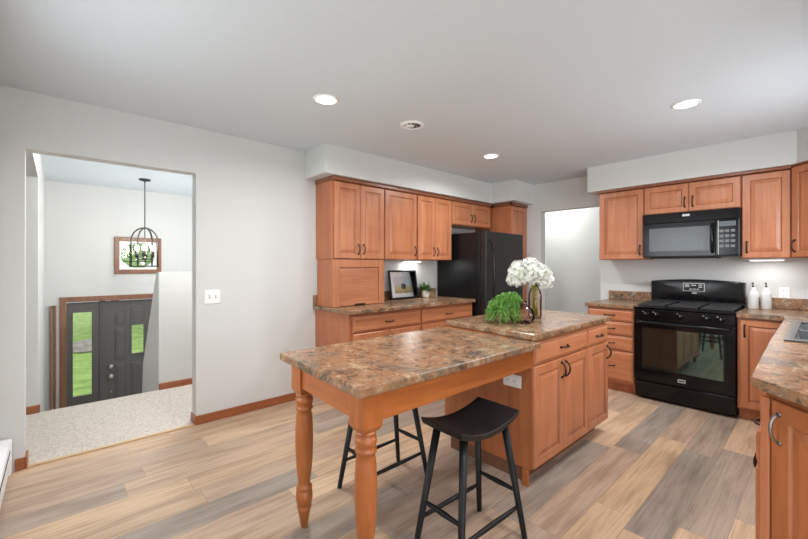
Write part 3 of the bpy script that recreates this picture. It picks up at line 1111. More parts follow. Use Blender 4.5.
# ------------------------------------------------------------------ stools
def stool(label, loc, rz):
    t = thing('bar_stool', label, 'stool', loc, rz, 'black saddle stools at the table')
    sm = MB()
    nx, ny = 18, 10
    L, D = .425, .255
    top, bot = [], []
    for i in range(nx + 1):
        u = -1 + 2 * i / nx
        for j in range(ny + 1):
            v = -1 + 2 * j / ny
            z = .584 + .040 * u * u - .006 * (1 - v * v) * (1 - u * u)
            wv = 1 + .03 * (1 - u * u)
            x, y = u * L / 2 * (1 - .02 * v * v), v * D / 2 * wv
            top.append(sm.bm.verts.new((x, y, z)))
            k = .94
            bot.append(sm.bm.verts.new((x * .97, y * k, z - .030)))
    idx = lambda i, j: i * (ny + 1) + j
    for i in range(nx):
        for j in range(ny):
            sm.bm.faces.new((top[idx(i, j)], top[idx(i + 1, j)], top[idx(i + 1, j + 1)], top[idx(i, j + 1)])).smooth = True
            sm.bm.faces.new((bot[idx(i, j)], bot[idx(i, j + 1)], bot[idx(i + 1, j + 1)], bot[idx(i + 1, j)])).smooth = True
    rim = [idx(i, 0) for i in range(nx)] + [idx(nx, j) for j in range(ny)] + [idx(i, ny) for i in range(nx, 0, -1)] + [idx(0, j) for j in range(ny, 0, -1)]
    for a, b in zip(rim, rim[1:] + rim[:1]):
        sm.bm.faces.new((top[a], bot[a], bot[b], top[b]))
    so = sm.build('seat', M['stool_black'], t, sharp=50)
    bv = so.modifiers.new('bevel', 'BEVEL')
    bv.width = .004
    bv.segments = 2
    bv.angle_limit = R(50)

    def lg(sx, sy, z):
        u = z / .57
        return Vector((sx * (.233 - .088 * u), sy * (.138 - .058 * u), z))
    for sx in (-1, 1):
        for sy in (-1, 1):
            p0, p1 = lg(sx, sy, 0), lg(sx, sy, .567)
            MB().tube([p0, p0.lerp(p1, .02), p1], [.0125, .0135, .0185], 14).build('leg', M['stool_black'], t)
    for sy, z in ((-1, .16), (1, .16)):
        a, b = lg(-1, sy, z), lg(1, sy, z)
        MB().tube([a, a.lerp(b, .15), a.lerp(b, .5), a.lerp(b, .85), b], [.008, .010, .012, .010, .008], 10).build('stretcher', M['stool_black'], t)
    for sx, z in ((-1, .235), (1, .235)):
        a, b = lg(sx, -1, z), lg(sx, 1, z)
        MB().tube([a, a.lerp(b, .15), a.lerp(b, .5), a.lerp(b, .85), b], [.008, .010, .013, .010, .008], 10).build('stretcher', M['stool_black'], t)
    return t


stool('black saddle seat bar stool standing in front of the table', (1.445, 1.122, 0), R(-2))
stool('black bar stool tucked under the far side of the table behind the near turned leg', (1.472, 1.80, 0), R(0))

# ------------------------------------------------------------------ vases, flowers, trailing plant
CT = .917


def vase(name, label, loc, prof, mat):
    mb = MB()
    inner = [(max(r - .004, .001), z + (.004 if i == 0 else 0)) for i, (r, z) in enumerate(prof)]
    mb.lathe(prof + inner[::-1], 36, caps=False)
    o = mb.build(name, mat)
    o.location = loc
    return tag(o, label, 'vase')


VR = (2.45, 1.45, CT)
VT = (2.72, 1.50, CT)
vase('round_vase', 'low round smoky rose glass vase on the island countertop', VR,
     [(.002, 0), (.066, .001), (.080, .015), (.088, .04), (.084, .07), (.062, .10), (.036, .122), (.026, .14), (.030, .152)], M['smoke_glass'])
vase('tall_vase', 'tall smoky rose glass bottle vase behind the round vase on the island', VT,
     [(.002, 0), (.042, .001), (.048, .012), (.049, .10), (.049, .17), (.044, .20), (.033, .222), (.026, .235), (.028, .25)], M['smoke_glass'])
bq = thing('hydrangea_bouquet', 'bouquet of white hydrangea heads standing in the tall glass vase', 'flowers', VT)
heads = [(-.105, .07, .315, .068), (-.055, -.01, .335, .072), (.005, -.04, .315, .070), (.055, -.05, .285, .062), (-.06, .09, .34, .070), (.02, .03, .345, .072), (-.02, .03, .36, .070),
         (-.115, .09, .27, .055), (.075, -.045, .245, .050), (.015, -.02, .28, .058), (-.06, .03, .285, .060)]
for hx, hy, hz, hr in heads:
    hx, hz = hx - .012, hz + .028
    st_ = MB().tube([(random.uniform(-.02, .02), random.uniform(-.02, .02), .012), (hx * .1, hy * .1, .20), (hx * .25, hy * .25, .28), (hx * .95, hy * .95, hz - hr * .4)], .0042, 7)
    st_.build('stem', M['stem'], bq)
    fh = MB()
    n = 125
    for i in range(n):
        ph = math.acos(1 - 2 * (i + .5) / n)
        th = math.pi * (1 + 5 ** .5) * i
        d = Vector((math.cos(th) * math.sin(ph), math.sin(th) * math.sin(ph), math.cos(ph)))
        if d.z < -.75:
            continue
        d = (d + Vector((random.gauss(0, .18), random.gauss(0, .18), random.gauss(0, .18)))).normalized()
        c = Vector((hx, hy, hz)) + d * hr * random.uniform(.84, 1.14)
        d = (d + Vector((random.gauss(0, .3), random.gauss(0, .3), random.gauss(0, .3)))).normalized()
        u = d.orthogonal().normalized()
        u.rotate(Matrix.Rotation(random.uniform(0, 6.28), 3, d))
        v = d.cross(u)
        for k in range(4):
            e = (u, v, -u, -v)[k]
            e2 = (v, -u, -v, u)[k]
            s = .0165
            a0 = fh.bm.verts.new(c - d * .003)
            a1 = fh.bm.verts.new(c + e * s * .75 - e2 * s * .45 + d * .004)
            a2 = fh.bm.verts.new(c + e * s * 1.15 + d * .002)
            a3 = fh.bm.verts.new(c + e * s * .75 + e2 * s * .45 + d * .004)
            fh.bm.faces.new((a0, a1, a2, a3)).smooth = True
    # inner core so no gaps show through
    b_ = bmesh.new()
    bmesh.ops.create_icosphere(b_, subdivisions=2, radius=hr * .78)
    for f_ in b_.faces:
        f_.material_index = 1
    fh.merge(b_, None, Matrix.Translation((hx, hy, hz)))
    fh.build('flower_head', [M['petal'], M['petal_core']], bq)

tp = thing('trailing_plant', 'bright green trailing plant spilling from the round glass vase onto the island countertop', 'plant', (2.45, 1.45, CT))
fol, stm = MB(), MB()
base = Vector((0, 0, .15))
fol2 = MB()
for i in range(230):
    # a loose rounded mound beside the mouth, on the refrigerator side, with strands falling to the counter
    while True:
        d = Vector((random.uniform(-1, 1), random.uniform(-1, 1), random.uniform(-.25, 1)))
        if .2 < d.length < 1:
            break
    d.normalize()
    ctr = Vector((-.085, .10, .085))
    rad = random.uniform(.055, .10)
    tgt = ctr + Vector((d.x * rad * 1.05, d.y * rad * 1.05, d.z * rad))
    fall = random.uniform(.0, .12) * (1.2 - max(0, d.z))
    endp = Vector((tgt.x + d.x * .03, tgt.y + d.y * .03, max(.012, tgt.z - fall)))
    start = Vector((0, 0, .145))
    pts = []
    for k in range(8):
        u = k / 7
        if u < .6:
            e = u / .6
            p = start.lerp(tgt, e)
            p.z += .045 * math.sin(math.pi * e)
        else:
            e = (u - .6) / .4
            p = tgt.lerp(endp, e)
            p.z += .008 * math.sin(math.pi * e)
        p += Vector((random.gauss(0, .005), random.gauss(0, .005), random.gauss(0, .004)))
        pts.append(p)
    stm.tube(pts, .0011, 4, caps=False)
    for k in range(3, 8):
        for q in range(4):
            p = pts[k].lerp(pts[k - 1], random.random())
            dd = Vector((random.gauss(0, 1), random.gauss(0, 1), random.gauss(.2, .9))) + d * .8
            p.z = max(p.z, .012)
            leaf(fol2 if random.random() < .35 else fol, p, dd, Vector((0, 0, 1)), random.uniform(.012, .024), random.uniform(.004, .0075))
for v in fol2.bm.verts:
    v.co.z = max(v.co.z, .002)
fol2.build('leaf_tips', M['fern_light'], tp)
for v in fol.bm.verts:
    v.co.z = max(v.co.z, .002)
fol.build('foliage', M['fern'], tp)
stm.build('stems', M['fern'], tp)

# ------------------------------------------------------------------ right run: wall cabinets
RF = 4.645   # carcass face, doors to 4.624
RW = XE - RF - .001
r90 = R(-90)
cabinet('wall_cabinet', 'single-door cherry wall cabinet left of the microwave', 'cabinet', (RF, 1.755, 0), r90, .455, RW, UZ0, UZ1,
        [('door', .005, .45, UZ0 + .005, UZ1 - .008, 'rb')], G_UR)
cabinet('wall_cabinet', 'short two-door cherry wall cabinet above the black microwave', 'cabinet', (RF, 1.298, 0), r90, .782, RW, 1.852, UZ1,
        [('door', .005, .388, 1.857, UZ1 - .008, 'rb'), ('door', .393, .777, 1.857, UZ1 - .008, 'lb')], G_UR)
cabinet('wall_cabinet', 'single-door cherry wall cabinet right of the microwave, above the two white dispensers', 'cabinet', (RF, .514, 0), r90, .325, RW, UZ0, UZ1,
        [('door', .006, .316, UZ0 + .005, UZ1 - .008, 'lb')], G_UR)
# diagonal corner cabinet
dcx = thing('corner_cabinet', 'diagonal cherry corner wall cabinet cut off by the right edge of the photo', 'cabinet', (4.625, .186, UZ0), R(-90 - 45))
# local: x along face away to the right, -y to the room
ln = .44
q = .5 ** .5


def to_loc(px, py):
    dx, dy = px - 4.625, py - .186
    a = R(-135)
    return (dx * math.cos(a) + dy * math.sin(a), -dx * math.sin(a) + dy * math.cos(a))


ex_, ey_ = 4.625 - ln * q, .186 - ln * q
poly = [(0.0, 0.0), (ln, 0.0), to_loc(ex_, YR + .002), to_loc(XE - .002, YR + .002), to_loc(XE - .002, .1865), to_loc(4.6255, .1865)]
MB().prism(poly[::-1], 0, .775).build('carcass', M['wood_side'], dcx)
m = MB()
door_panel(m, .012, ln - .012, .008, .762)
d = m.build('door', [M['wood_v'], M['glaze']], dcx)
pull(d, .042, .10)
cr = MB()
cr.box(4.605, .192, 2.147, 4.66, 1.762, 2.174, .005)
tag(cr.build('crown_molding', M['crown']), 'dark cherry crown moulding along the tops of the wall cabinets by the microwave', 'molding')
cm = MB().box(.010, -.020, .7755, ln + .01, .03, .789, .003).build('crown', M['crown'], dcx)

# ------------------------------------------------------------------ microwave
mw = thing('microwave', 'black over-the-range microwave mounted between the cherry wall cabinets', 'microwave', (4.60, 1.296, 1.405), r90)
MWW, MWH = .776, .443
MB().box(0, 0, 0, MWW, .395, MWH, .004).build('body', M['black_satin'], mw)
vg = MB().box(.001, -.02, .345, MWW - .001, -.0005, MWH, .006, seg=3)
vg.build('vent_panel', M['black_gloss'], mw)
md = MB()
md.box(.004, -.028, .012, .10 - .04, -.0005, .34).box(.56, -.028, .012, .60, -.0005, .34).box(.06, -.028, .012, .56, -.0005, .06).box(.06, -.028, .295, .56, -.0005, .34)
mdo = md.build('door', M['black_gloss'], mw)
MB().box(.06, -.024, .06, .56, -.016, .295).build('window', M['micro_glass'], mdo)
MB().tube([(.582, -.029, .31), (.582, -.058, .29), (.580, -.068, .18), (.582, -.058, .06), (.582, -.029, .04)], .012, 10).build('handle', M['black_gloss'], mdo)
cp = MB().box(.605, -.026, .012, MWW - .004, -.0005, .34, .004).build('control_panel', M['black_gloss'], mw)
MB().box(.63, -.0285, .28, .75, -.0262, .325).build('display', plain('gray_display', srgb(92, 98, 102), .2), cp)
for r_ in range(4):
    for c_ in range(3):
        MB().box(.632 + c_ * .041, -.0285, .225 - r_ * .047, .632 + c_ * .041 + .030, -.0262, .225 - r_ * .047 + .024, .001).build('button', plain('gray_button', srgb(112, 114, 114), .5) if r_ == 0 and c_ == 0 else bpy.data.materials['gray_button'], cp)
MB().box(.622, -.0282, .02, .627, -.0262, .335).build('trim_strip', M['silver_print'], cp)
MB().box(.345, -.0225, .40, .405, -.0202, .422, .001).build('badge', M['silver_print'], mw)
MB().box(.05, .05, -.012, .60, .33, -.0005, .003).build('underside_filter', M['black_matte'], mw)

# ------------------------------------------------------------------ range
rg = thing('range', 'black freestanding gas range below the microwave', 'stove', (4.30, 1.288, 0), r90)
RGW = .776
MB().box(0, .02, .03, RGW, .66, .895, .004).box(.03, .05, 0, .74, .6, .03).build('body', M['black_satin'], rg)
MB().box(-.002, -.012, .8955, RGW + .002, .665, .918, .008, seg=3).build('cooktop', M['black_gloss'], rg)
# storage drawer
sdw = MB().box(.004, -.002, .035, RGW - .004, .0195, .185, .01, seg=3).build('storage_drawer', M['black_gloss'], rg)
MB().box(.02, -.005, .188, RGW - .02, .0195, .196, .003).build('trim_strip', M['black_satin'], rg)
# oven door
od = MB()
x0, x1, z0, z1 = .004, RGW - .004, .20, .795
a, b, c, d_ = .075, .695, .315, .71
od.box(x0, -.022, z0, a, .0195, z1).box(b, -.022, z0, x1, .0195, z1).box(a, -.022, z0, b, .0195, c).box(a, -.022, d_, b, .0195, z1)
odo = od.build('oven_door', M['black_gloss'], rg)
MB().box(a, -.019, c, b, -.012, d_).build('oven_window', M['oven_glass'], odo)
wt = MB()
for u0, u1, w0, w1 in ((a - .006, b + .006, c - .006, c), (a - .006, b + .006, d_, d_ + .006), (a - .006, a, c, d_), (b, b + .006, c, d_)):
    wt.box(u0, -.0245, w0, u1, -.0221, w1)
wt.build('window_trim', M['black_satin'], odo)
hd = MB().tube([(.035, -.022, .765), (.035, -.06, .768), (.06, -.066, .768), (.716, -.066, .768), (.741, -.06, .768), (.741, -.022, .765)], .0135, 12)
hd.build('handle', M['black_gloss'], odo)
bd = MB().box(.365, -.025, .232, .425, -.0221, .262, .003).build('badge', M['silver_print'], odo)
MB().box(.372, -.0262, .241, .418, -.0252, .253).build('badge_lettering', M['dark_slot'], bd)
# control panel
cpn = MB().box(.002, -.018, .80, RGW - .002, .0195, .892, .006).build('control_panel', M['black_gloss'], rg)
for kx in (.105, .195, .388, .58, .68):
    k_ = MB().lathe([(.026, 0), (.026, .006), (.021, .010), (.019, .026), (.016, .029), (.002, .029)], 20, (kx, -.018, .846), axis='y')
    k_.box(kx - .004, -.053, .829, kx + .004, -.046, .863, .002)
    ko = k_.build('knob', M['black_gloss'], rg)
    MB().box(kx - .0015, -.0545, .848, kx + .0015, -.0531, .861).build('pointer', M['silver_print'], ko)
    MB().box(kx - .032, -.0195, .866, kx - .02, -.0182, .870).build('marking', M['silver_print'], cpn)
# grates
for gx in (.03, .285, .535):
    wd = .21
    g_ = MB()
    for xx in (gx, gx + wd):
        g_.box(xx - .006, .03, .925, xx + .006, .52, .94, .002)
    for yy in (.03, .275, .52):
        g_.box(gx, yy - .006, .925, gx + wd, yy + .006, .94, .002)
    for yy in (.10, .16, .22, .36, .42, .48):
        g_.box(gx, yy - .004, .93, gx + wd, yy + .004, .942, .001)
    g_.box(gx + wd / 2 - .005, .03, .93, gx + wd / 2 + .005, .52, .942, .001)
    for xx in (gx, gx + wd):
        for yy in (.03, .52):
            g_.box(xx - .006, yy - .006, .9185, xx + .006, yy + .006, .93)
    g_.build('grate', M['grate'], rg)
for bx, by in ((.135, .16), (.135, .42), (.39, .29), (.64, .16), (.64, .42)):
    MB().lathe([(.045, .9185), (.045, .922), (.03, .923), (.028, .9275), (.005, .929)], 20, (bx, by, 0)).build('burner', M['grate'], rg)
# backguard with bowed top edge
bgm = MB()
n = 14
vs0, vs1 = [], []
outline = [(.0, .9185), (RGW, .9185)] + [(RGW - RGW * i / n, 1.155 + .022 * math.sin(math.pi * i / n)) for i in range(n + 1)]
b_ = bmesh.new()
f0 = b_.faces.new([b_.verts.new((x, .54, z)) for x, z in outline])
e_ = bmesh.ops.extrude_face_region(b_, geom=[f0])
for v in e_['geom']:
    if isinstance(v, bmesh.types.BMVert):
        v.co.y = .64
bmesh.ops.recalc_face_normals(b_, faces=b_.faces[:])
bmesh.ops.bevel(b_, geom=[e for e in b_.edges if e.calc_length() < 1.2 and all(abs(v.co.y - .54) < 1e-5 for v in e.verts)], offset=.012, segments=3, affect='EDGES', profile=.5)
bgm.merge(b_, 0)
bgo = bgm.build('backguard', M['black_gloss'], rg, sharp=40)
MB().box(.29, .536, 1.055, .47, .5398, 1.14, .002).build('clock_panel', M['silver_print'], bgo)
MB().box(.296, .5345, 1.061, .464, .5359, 1.134).build('clock_face', M['black_satin'], bgo)
for i, (bx, bz, bw) in enumerate(((.305, 1.115, .04), (.305, 1.10, .04), (.36, 1.112, .04), (.42, 1.115, .03), (.42, 1.095, .03), (.345, 1.072, .022), (.375, 1.072, .022), (.405, 1.072, .022))):
    MB().box(bx, .5335, bz, bx + bw, .5344, bz + .010).build('button', M['silver_print'], bgo)
MB().box(.365, .5375, 1.032, .405, .5398, 1.042).build('logo_strip', M['silver_print'], bgo)
MB().box(.0, .538, .935, RGW, .5399, .955).build('seam', M['black_satin'], bgo)

# ------------------------------------------------------------------ right run: base cabinets and counters
BFR = 4.325
cabinet('base_cabinet', 'four-drawer cherry base cabinet left of the range', 'cabinet', (BFR, 1.757, 0), r90, .461, XE - BFR - .001, 0, .877,
        [('drawer', .006, .455, .742, .862, 'c'), ('drawer', .006, .455, .595, .732, 'c'), ('drawer', .006, .455, .440, .585, 'c'), ('drawer', .006, .455, .125, .430, 'c')],
        'base cabinets around the range', .1)
c2 = thing('countertop', 'short stone-look laminate countertop left of the range', 'countertop', (4.285, 1.296, .8785))
MB().box(0, 0, 0, XE - 4.286, .478, .037, .006).build('slab', M['counter'], c2)
MB().box(XE - 4.286 - .02, 0, .0375, XE - 4.286, .478, .14, .004).build('backsplash', M['counter'], c2)
cabinet('base_cabinet', 'single-door cherry base cabinet right of the range', 'cabinet', (BFR, .506, 0), r90, .342, XE - BFR - .001, 0, .877,
        [('door', .018, .336, .115, .862, 'lt')], 'base cabinets around the range', .1)
# sink run, front facing +y, and diagonal peninsula end
SFY = .158
cabinet('base_cabinet', 'cherry sink base cabinet under the right counter', 'cabinet', (4.31, SFY, 0), R(180), 2.38, SFY - YR - .002, 0, .70,
        [('drawer', .34, .75, .56, .69, 'c'), ('door', .34, .75, .11, .55, 'lt'), ('door', .76, 1.2, .11, .69, 'rt'), ('door', 1.21, 1.65, .11, .69, 'lt'), ('drawer', 1.66, 2.34, .56, .69, 'c'),
         ('door', 1.66, 2.0, .11, .55, 'rt'), ('door', 2.0, 2.34, .11, .55, 'lt')], None, .1)
# diagonal end cabinet
pe = thing('peninsula_end_cabinet', 'diagonal cherry end cabinet with a large pewter pull under the near right counter end', 'cabinet', (1.92, .146, 0), R(-135 + 90))


def to_loc2(px, py, a=R(-45)):
    # rotate so local x runs along the diagonal face towards -x,-y and -y points at the room
    dx, dy = px - 1.92, py - .146
    return (dx * math.cos(a) + dy * math.sin(a), -dx * math.sin(a) + dy * math.cos(a))


pe.rotation_euler = (0, 0, R(-135))


def L2(px, py):
    dx, dy = px - 1.92, py - .146
    a = R(-135)
    return (dx * math.cos(a) + dy * math.sin(a), -dx * math.sin(a) + dy * math.cos(a))


ln2 = .62
ex2, ey2 = 1.92 - ln2 * q, .146 - ln2 * q
poly = [(0.0, 0.0), (ln2, 0.0), L2(ex2, YR + .002), L2(1.928, YR + .002), L2(1.928, .146)]
MB().prism(poly[::-1], .1, .877).build('carcass', M['wood_amber'], pe)
poly2 = [L2(1.92, .07), L2(1.86, .05), L2(ex2 + .05, ey2 - .02), L2(ex2 + .05, YR + .004), L2(1.92, YR + .004)]
MB().prism(poly2[::-1], 0.0, .0995).build('toe_kick', M['toe'], pe)
m = MB()
door_panel(m, .043, ln2 - .03, .12, .845, st=.066)
d = m.build('door', [M['wood_amber'], M['glaze']], pe)
pull(d, .076, .755, L=.10, mat='pewter', r=.0045)
MB().box(.0005, -.021, .12, .036, -.0005, .845, .002).build('stile', M['wood_v'], pe)
MB().box(.0365, -.004, .12, .0425, -.0005, .845).build('reveal', M['dark_slot'], pe)

c3 = thing('countertop', 'long stone-look laminate counter with the sink, wrapping round from the range to the near right', 'countertop', (0, 0, .8785))
SK = (2.96, 3.80, -.33, .145)   # sink cut-out
sl = MB()
yr = YR + .0015
sl.prism([(3.87, -.35), (4.075, -.35), (4.075, .205), (4.06, .205), (3.87, .205)], 0, .037)
sl.prism([(4.06, .205), (4.285, .222), (4.285, .508), (XE - .001, .508), (XE - .001, yr), (3.87, yr), (3.87, -.35), (4.06, -.35)], 0, .037)
sl.prism([(2.91, .125), (3.87, .125), (3.87, .205), (2.91, .200)], 0, .037)
sl.prism([(2.91, yr), (3.87, yr), (3.87, -.35), (2.91, -.35)], 0, .037)
sl.prism([(1.872, .181), (1.38, -.312), (1.38, yr), (2.91, yr), (2.91, .200)], 0, .037)
sl.build('slab', M['counter'], c3)
MB().box(XE - .021, yr, .0375, XE - .001, .508, .14, .004).box(1.4, yr, .0375, XE - .022, yr + .019, .14, .004).build('backsplash', M['counter'], c3)

# sink
sk = thing('kitchen_sink', 'dark drop-in sink set into the right counter', 'sink', (2.90, -.355, .916))
SX, SY = .98, .485
rim = MB()
rim.box(-.02, -.02, 0.0, SX + .02, .045, .012, .004).box(-.02, SY - .02, 0, SX + .02, SY + .02, .012, .004).box(-.02, .045, 0, .045, SY - .02, .012, .003).box(SX - .045, .045, 0, SX + .02, SY - .02, .012, .003).box(SX / 2 - .02, .045, -.02, SX / 2 + .02, SY - .02, .008, .003)
rim.build('rim', M['sink_rim'], sk)
for a, b in ((.045, SX / 2 - .02), (SX / 2 + .02, SX - .045)):
    bw = MB()
    lo, hi = -.19, -.0005
    ring0 = [bw.bm.verts.new(p) for p in ((a, .045, hi), (b, .045, hi), (b, SY - .02, hi), (a, SY - .02, hi))]
    ring1 = [bw.bm.verts.new(p) for p in ((a + .03, .075, lo), (b - .03, .075, lo), (b - .03, SY - .05, lo), (a + .03, SY - .05, lo))]
    for i in range(4):
        bw.bm.faces.new((ring0[i], ring1[i], ring1[(i + 1) % 4], ring0[(i + 1) % 4]))
    bw.bm.faces.new(ring1)
    bo = bw.build('bowl', M['granite_sink'], sk)
    MB().lathe([(.035, lo + .001), (.035, lo + .004), (.01, lo + .004)], 16, ((a + b) / 2, SY / 2, 0)).build('drain', M['nickel'], bo)


# soap dispensers
def dispenser(label, loc):
    t = thing('soap_dispenser', label, 'dispenser', loc, 0, 'white dispensers beside the range')
    MB().lathe([(.034, 0), (.039, .004), (.039, .135), (.036, .150), (.022, .172), (.019, .178), (.019, .198), (.016, .200)], 24).build('bottle', M['ceramic'], t)
    MB().lathe([(.0085, .2005), (.0085, .212), (.005, .214), (.0045, .245), (.003, .246)], 12).tube([(0, 0, .242), (-.022, .004, .242), (-.03, .006, .234)], [.0045, .004, .003], 8).build('pump', M['bronze'], t)


dispenser('white pump dispenser nearest the range on the corner counter', (4.80, .452, CT))
dispenser('white pump dispenser farther from the range, nearer the wall outlet', (4.84, .366, CT))

# wall plates
ot = thing('wall_outlet', 'white outlet plate on the wall behind the corner counter', 'outlet', (XE - .0005, .255, 1.06), r90)
MB().box(-.037, -.006, -.058, .037, 0, .058, .004).build('plate', M['white'], ot)
for z in (-.024, .024):
    MB().box(-.016, -.0085, z - .014, .016, -.0061, z + .014, .003).build('socket', M['white'], ot)
    MB().box(-.007, -.0092, z - .005, -.005, -.0086, z + .006).box(.005, -.0092, z - .005, .007, -.0086, z + .006).build('slots', M['dark_slot'], ot)
sw = thing('light_switch', 'white double toggle switch plate on the wall right of the doorway', 'switch', (.975, YW - .0005, 1.055))
MB().box(-.064, -.006, -.06, .064, 0, .06, .004).build('plate', M['white'], sw)
for x in (-.024, .024):
    MB().box(x - .006, -.007, -.013, x + .006, -.0061, .013).build('slot', plain('gray_slot', srgb(150, 150, 148), .5) if x < 0 else bpy.data.materials['gray_slot'], sw)
    MB().box(x - .004, -.014, -.002, x + .004, -.0071, .008, .001).build('toggle', M['white'], sw)

# under-cabinet lights
for nm, lab, loc, rz in (('undercabinet_light', 'slim white light under the wall cabinet above the dispensers', (4.80, .36, UZ0 - .0008), 0),
                         ('undercabinet_light', 'slim white light under the wall cabinet above the framed picture', (3.25, 3.43, UZ0 - .0008), R(90))):
    u = thing(nm, lab, 'light', loc, rz)
    MB().box(-.05, -.12, -.018, .05, .12, 0, .004).build('housing', M['white'], u)
    MB().box(-.04, -.11, -.021, .04, .11, -.0185).build('diffuser', M['led'], u)
    l = bpy.data.lights.new('undercabinet_lamp', 'AREA')
    l.shape, l.size, l.size_y, l.energy = 'RECTANGLE', .08, .22, 1.0
    lo_ = bpy.data.objects.new('lamp', l)
    COL.objects.link(lo_)
    lo_.parent = u
    lo_.location = (0, 0, -.024)

# ------------------------------------------------------------------ ceiling fixtures
lamp_d = bpy.data.lights.new('downlight_lamp', 'AREA')
lamp_d.shape = 'DISK'
lamp_d.size = .14
lamp_d.energy = 17
lamp_d.color = (.97, .99, 1.0)
lamp_d.spread = R(165)


def downlight(label, x, y):
    t = thing('recessed_light', label, 'ceiling light', (x, y, CEIL), 0, 'recessed ceiling lights')
    MB().lathe([(.068, -.001), (.068, -.006), (.082, -.007), (.088, -.003), (.088, -.0005), (.068, -.0005)], 32, caps=False).build('trim_ring', M['white'], t)
    MB().lathe([(.001, -.003), (.0675, -.003), (.0675, -.0005)], 32, caps=False).build('diffuser', M['led'], t)
    l = bpy.data.objects.new('lamp', lamp_d)
    COL.objects.link(l)
    l.parent = t
    l.location = (0, 0, -.012)


downlight('recessed ceiling light nearest the doorway wall, left of the round vent', 1.365, 2.303)
downlight('recessed ceiling light in front of the microwave', 3.286, .66)
downlight('recessed ceiling light in front of the refrigerator', 3.342, 2.338)
for x, y in ((1.4, .3), (1.2, -1.8), (3.4, -2.0)):  # extra downlights out of view, added for more room light
    downlight('unseen recessed ceiling light added to brighten the room', x, y)
cv = thing('ceiling_vent', 'round white ceiling vent between the recessed lights', 'vent', (2.13, 2.253, CEIL))
MB().lathe([(.10, -.0005), (.10, -.004), (.078, -.012), (.072, -.012), (.072, -.0005)], 36, caps=False).build('frame', M['white'], cv)
MB().lathe([(.001, -.002), (.072, -.002)], 28, caps=False).build('backing', M['dark_slot'], cv)
bl = MB()
for k in range(10):
    th = 2 * math.pi * k / 10
    c_, s_ = math.cos(th), math.sin(th)
    a, b = Vector((c_ * .02, s_ * .02, -.011)), Vector((c_ * .07, s_ * .07, -.011))
    n_ = Vector((-s_, c_, 0))
    bl.quad(a - n_ * .004, a + n_ * .004 + Vector((0, 0, .005)), b + n_ * .006 + Vector((0, 0, .005)), b - n_ * .005)
bl.lathe([(.001, -.013), (.02, -.013), (.02, -.006)], 20, caps=False)
bl.lathe([(.044, -.0125), (.048, -.0125)], 28, caps=False)
bl.build('vanes', M['white'], cv)

# ------------------------------------------------------------------ foyer pendant
CH = (.855, 6.05, CEIL)
ch = thing('pendant_chandelier', 'black arched cage pendant light with candle bulbs hanging in the foyer', 'chandelier', CH)
MB().lathe([(.068, -.0005), (.068, -.012), (.05, -.022), (.012, -.028), (.01, -.04)], 24).build('canopy', M['iron'], ch)
MB().tube([(0, 0, -.03), (0, 0, -1.02)], .006, 8).build('rod', M['iron'], ch)
for k in range(4):
    a = R(20 + 90 * k)
    c_, s_ = math.cos(a), math.sin(a)
    pts = [(c_ * .165 * math.sin(u), s_ * .165 * math.sin(u), -.82 + .175 * math.cos(u) - .0) for u in [math.pi / 2 * i / 10 for i in range(11)]]
    pts += [(c_ * .165, s_ * .165, -1.15)]
    MB().tube(pts, .0095, 6).build('cage_arm', M['iron'], ch)
MB().tube([(.165 * math.cos(R(10 * i)), .165 * math.sin(R(10 * i)), -1.15) for i in range(37)], .008, 6, caps=False).build('lower_ring', M['iron'], ch)
MB().lathe([(.005, -1.07), (.03, -1.06), (.03, -1.045), (.008, -1.02)], 16).build('hub', M['iron'], ch)
for k in range(6):
    a = R(60 * k + 12)
    c_, s_ = math.cos(a), math.sin(a)
    arm = MB().tube([(c_ * .02, s_ * .02, -1.05), (c_ * .06, s_ * .06, -1.06), (c_ * .095, s_ * .095, -1.045), (c_ * .10, s_ * .10, -1.02)], .005, 6)
    arm.lathe([(.012, -1.03), (.012, -.945)], 10, (c_ * .1, s_ * .1, 0))
    ao = arm.build('candle_arm', M['iron'], ch)
    MB().lathe([(.008, -.944), (.014, -.92), (.012, -.895), (.002, -.87)], 10, (c_ * .1, s_ * .1, 0)).build('bulb', M['bulb'], ao)
pl = bpy.data.lights.new('chandelier_lamp', 'POINT')
pl.energy = 16
pl.color = (1, .98, .95)
pl.shadow_soft_size = .12
po = bpy.data.objects.new('lamp', pl)
COL.objects.link(po)
po.parent = ch
po.location = (0, 0, -.9)
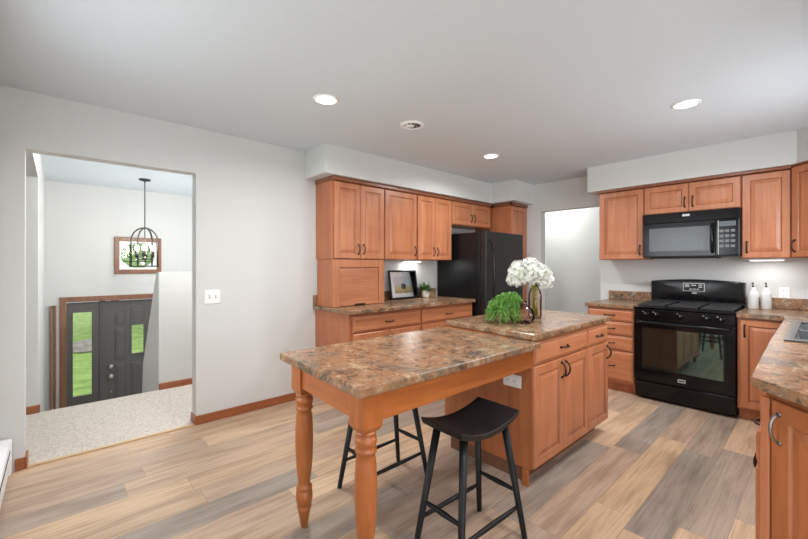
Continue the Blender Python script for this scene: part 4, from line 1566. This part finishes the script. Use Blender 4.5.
ll = thing('landing_ceiling_light', 'flush white ceiling light over the carpeted landing, hidden above the doorway', 'ceiling light', (1.25, 4.15, CEIL))
MB().lathe([(.14, -.0005), (.14, -.02), (.13, -.05), (.06, -.07), (.002, -.072)], 28).build('shade', M['led'], ll)
pl = bpy.data.lights.new('landing_lamp', 'POINT')
pl.energy = 60
pl.color = (1, .99, .98)
pl.shadow_soft_size = .12
po = bpy.data.objects.new('lamp', pl)
COL.objects.link(po)
po.parent = ll
po.location = (0, 0, -.2)
# unseen light added beyond the east opening to light the hall wall
hl = thing('hall_fill_light', 'unseen flush white light added in the hall behind the range wall', 'ceiling light', (5.55, 2.9, CEIL))
MB().lathe([(.14, -.0005), (.14, -.02), (.13, -.05), (.06, -.07), (.002, -.072)], 28).build('shade', M['led'], hl)
pl = bpy.data.lights.new('hall_fill_lamp', 'POINT')
pl.energy = 15
pl.shadow_soft_size = .12
po = bpy.data.objects.new('lamp', pl)
COL.objects.link(po)
po.parent = hl
po.location = (0, 0, -.2)

# ------------------------------------------------------------------ baseboard heater
ht = thing('baseboard_heater', 'white metal baseboard heater along the wall at the left edge', 'heater', (XW + .001, 0.9, 0))
HL = YW - .9 - .02
body = MB()
prof = [(0, .02), (0, .215), (.012, .215), (.06, .185), (.066, .175), (.066, .05), (.05, .035), (.02, .02)]
b_ = bmesh.new()
lo = [b_.verts.new((x, 0, z)) for x, z in prof]
hi = [b_.verts.new((x, HL - .06, z)) for x, z in prof]
b_.faces.new(lo)
b_.faces.new(hi[::-1])
for i in range(len(prof)):
    j = (i + 1) % len(prof)
    b_.faces.new((lo[i], hi[i], hi[j], lo[j]))
bmesh.ops.recalc_face_normals(b_, faces=b_.faces[:])
body.merge(b_, 0)
body.build('cover', M['white_enamel'], ht)
MB().box(0, HL - .059, .0, .072, HL + .005, .222, .012, seg=3).build('end_cap', M['white_enamel'], ht)
MB().box(.0665, .02, .155, .069, HL - .07, .163).build('louver_slot', M['dark_slot'], ht)
MB().box(.01, .02, 0, .045, HL - .07, .019).build('foot_rail', M['dark_slot'], ht)
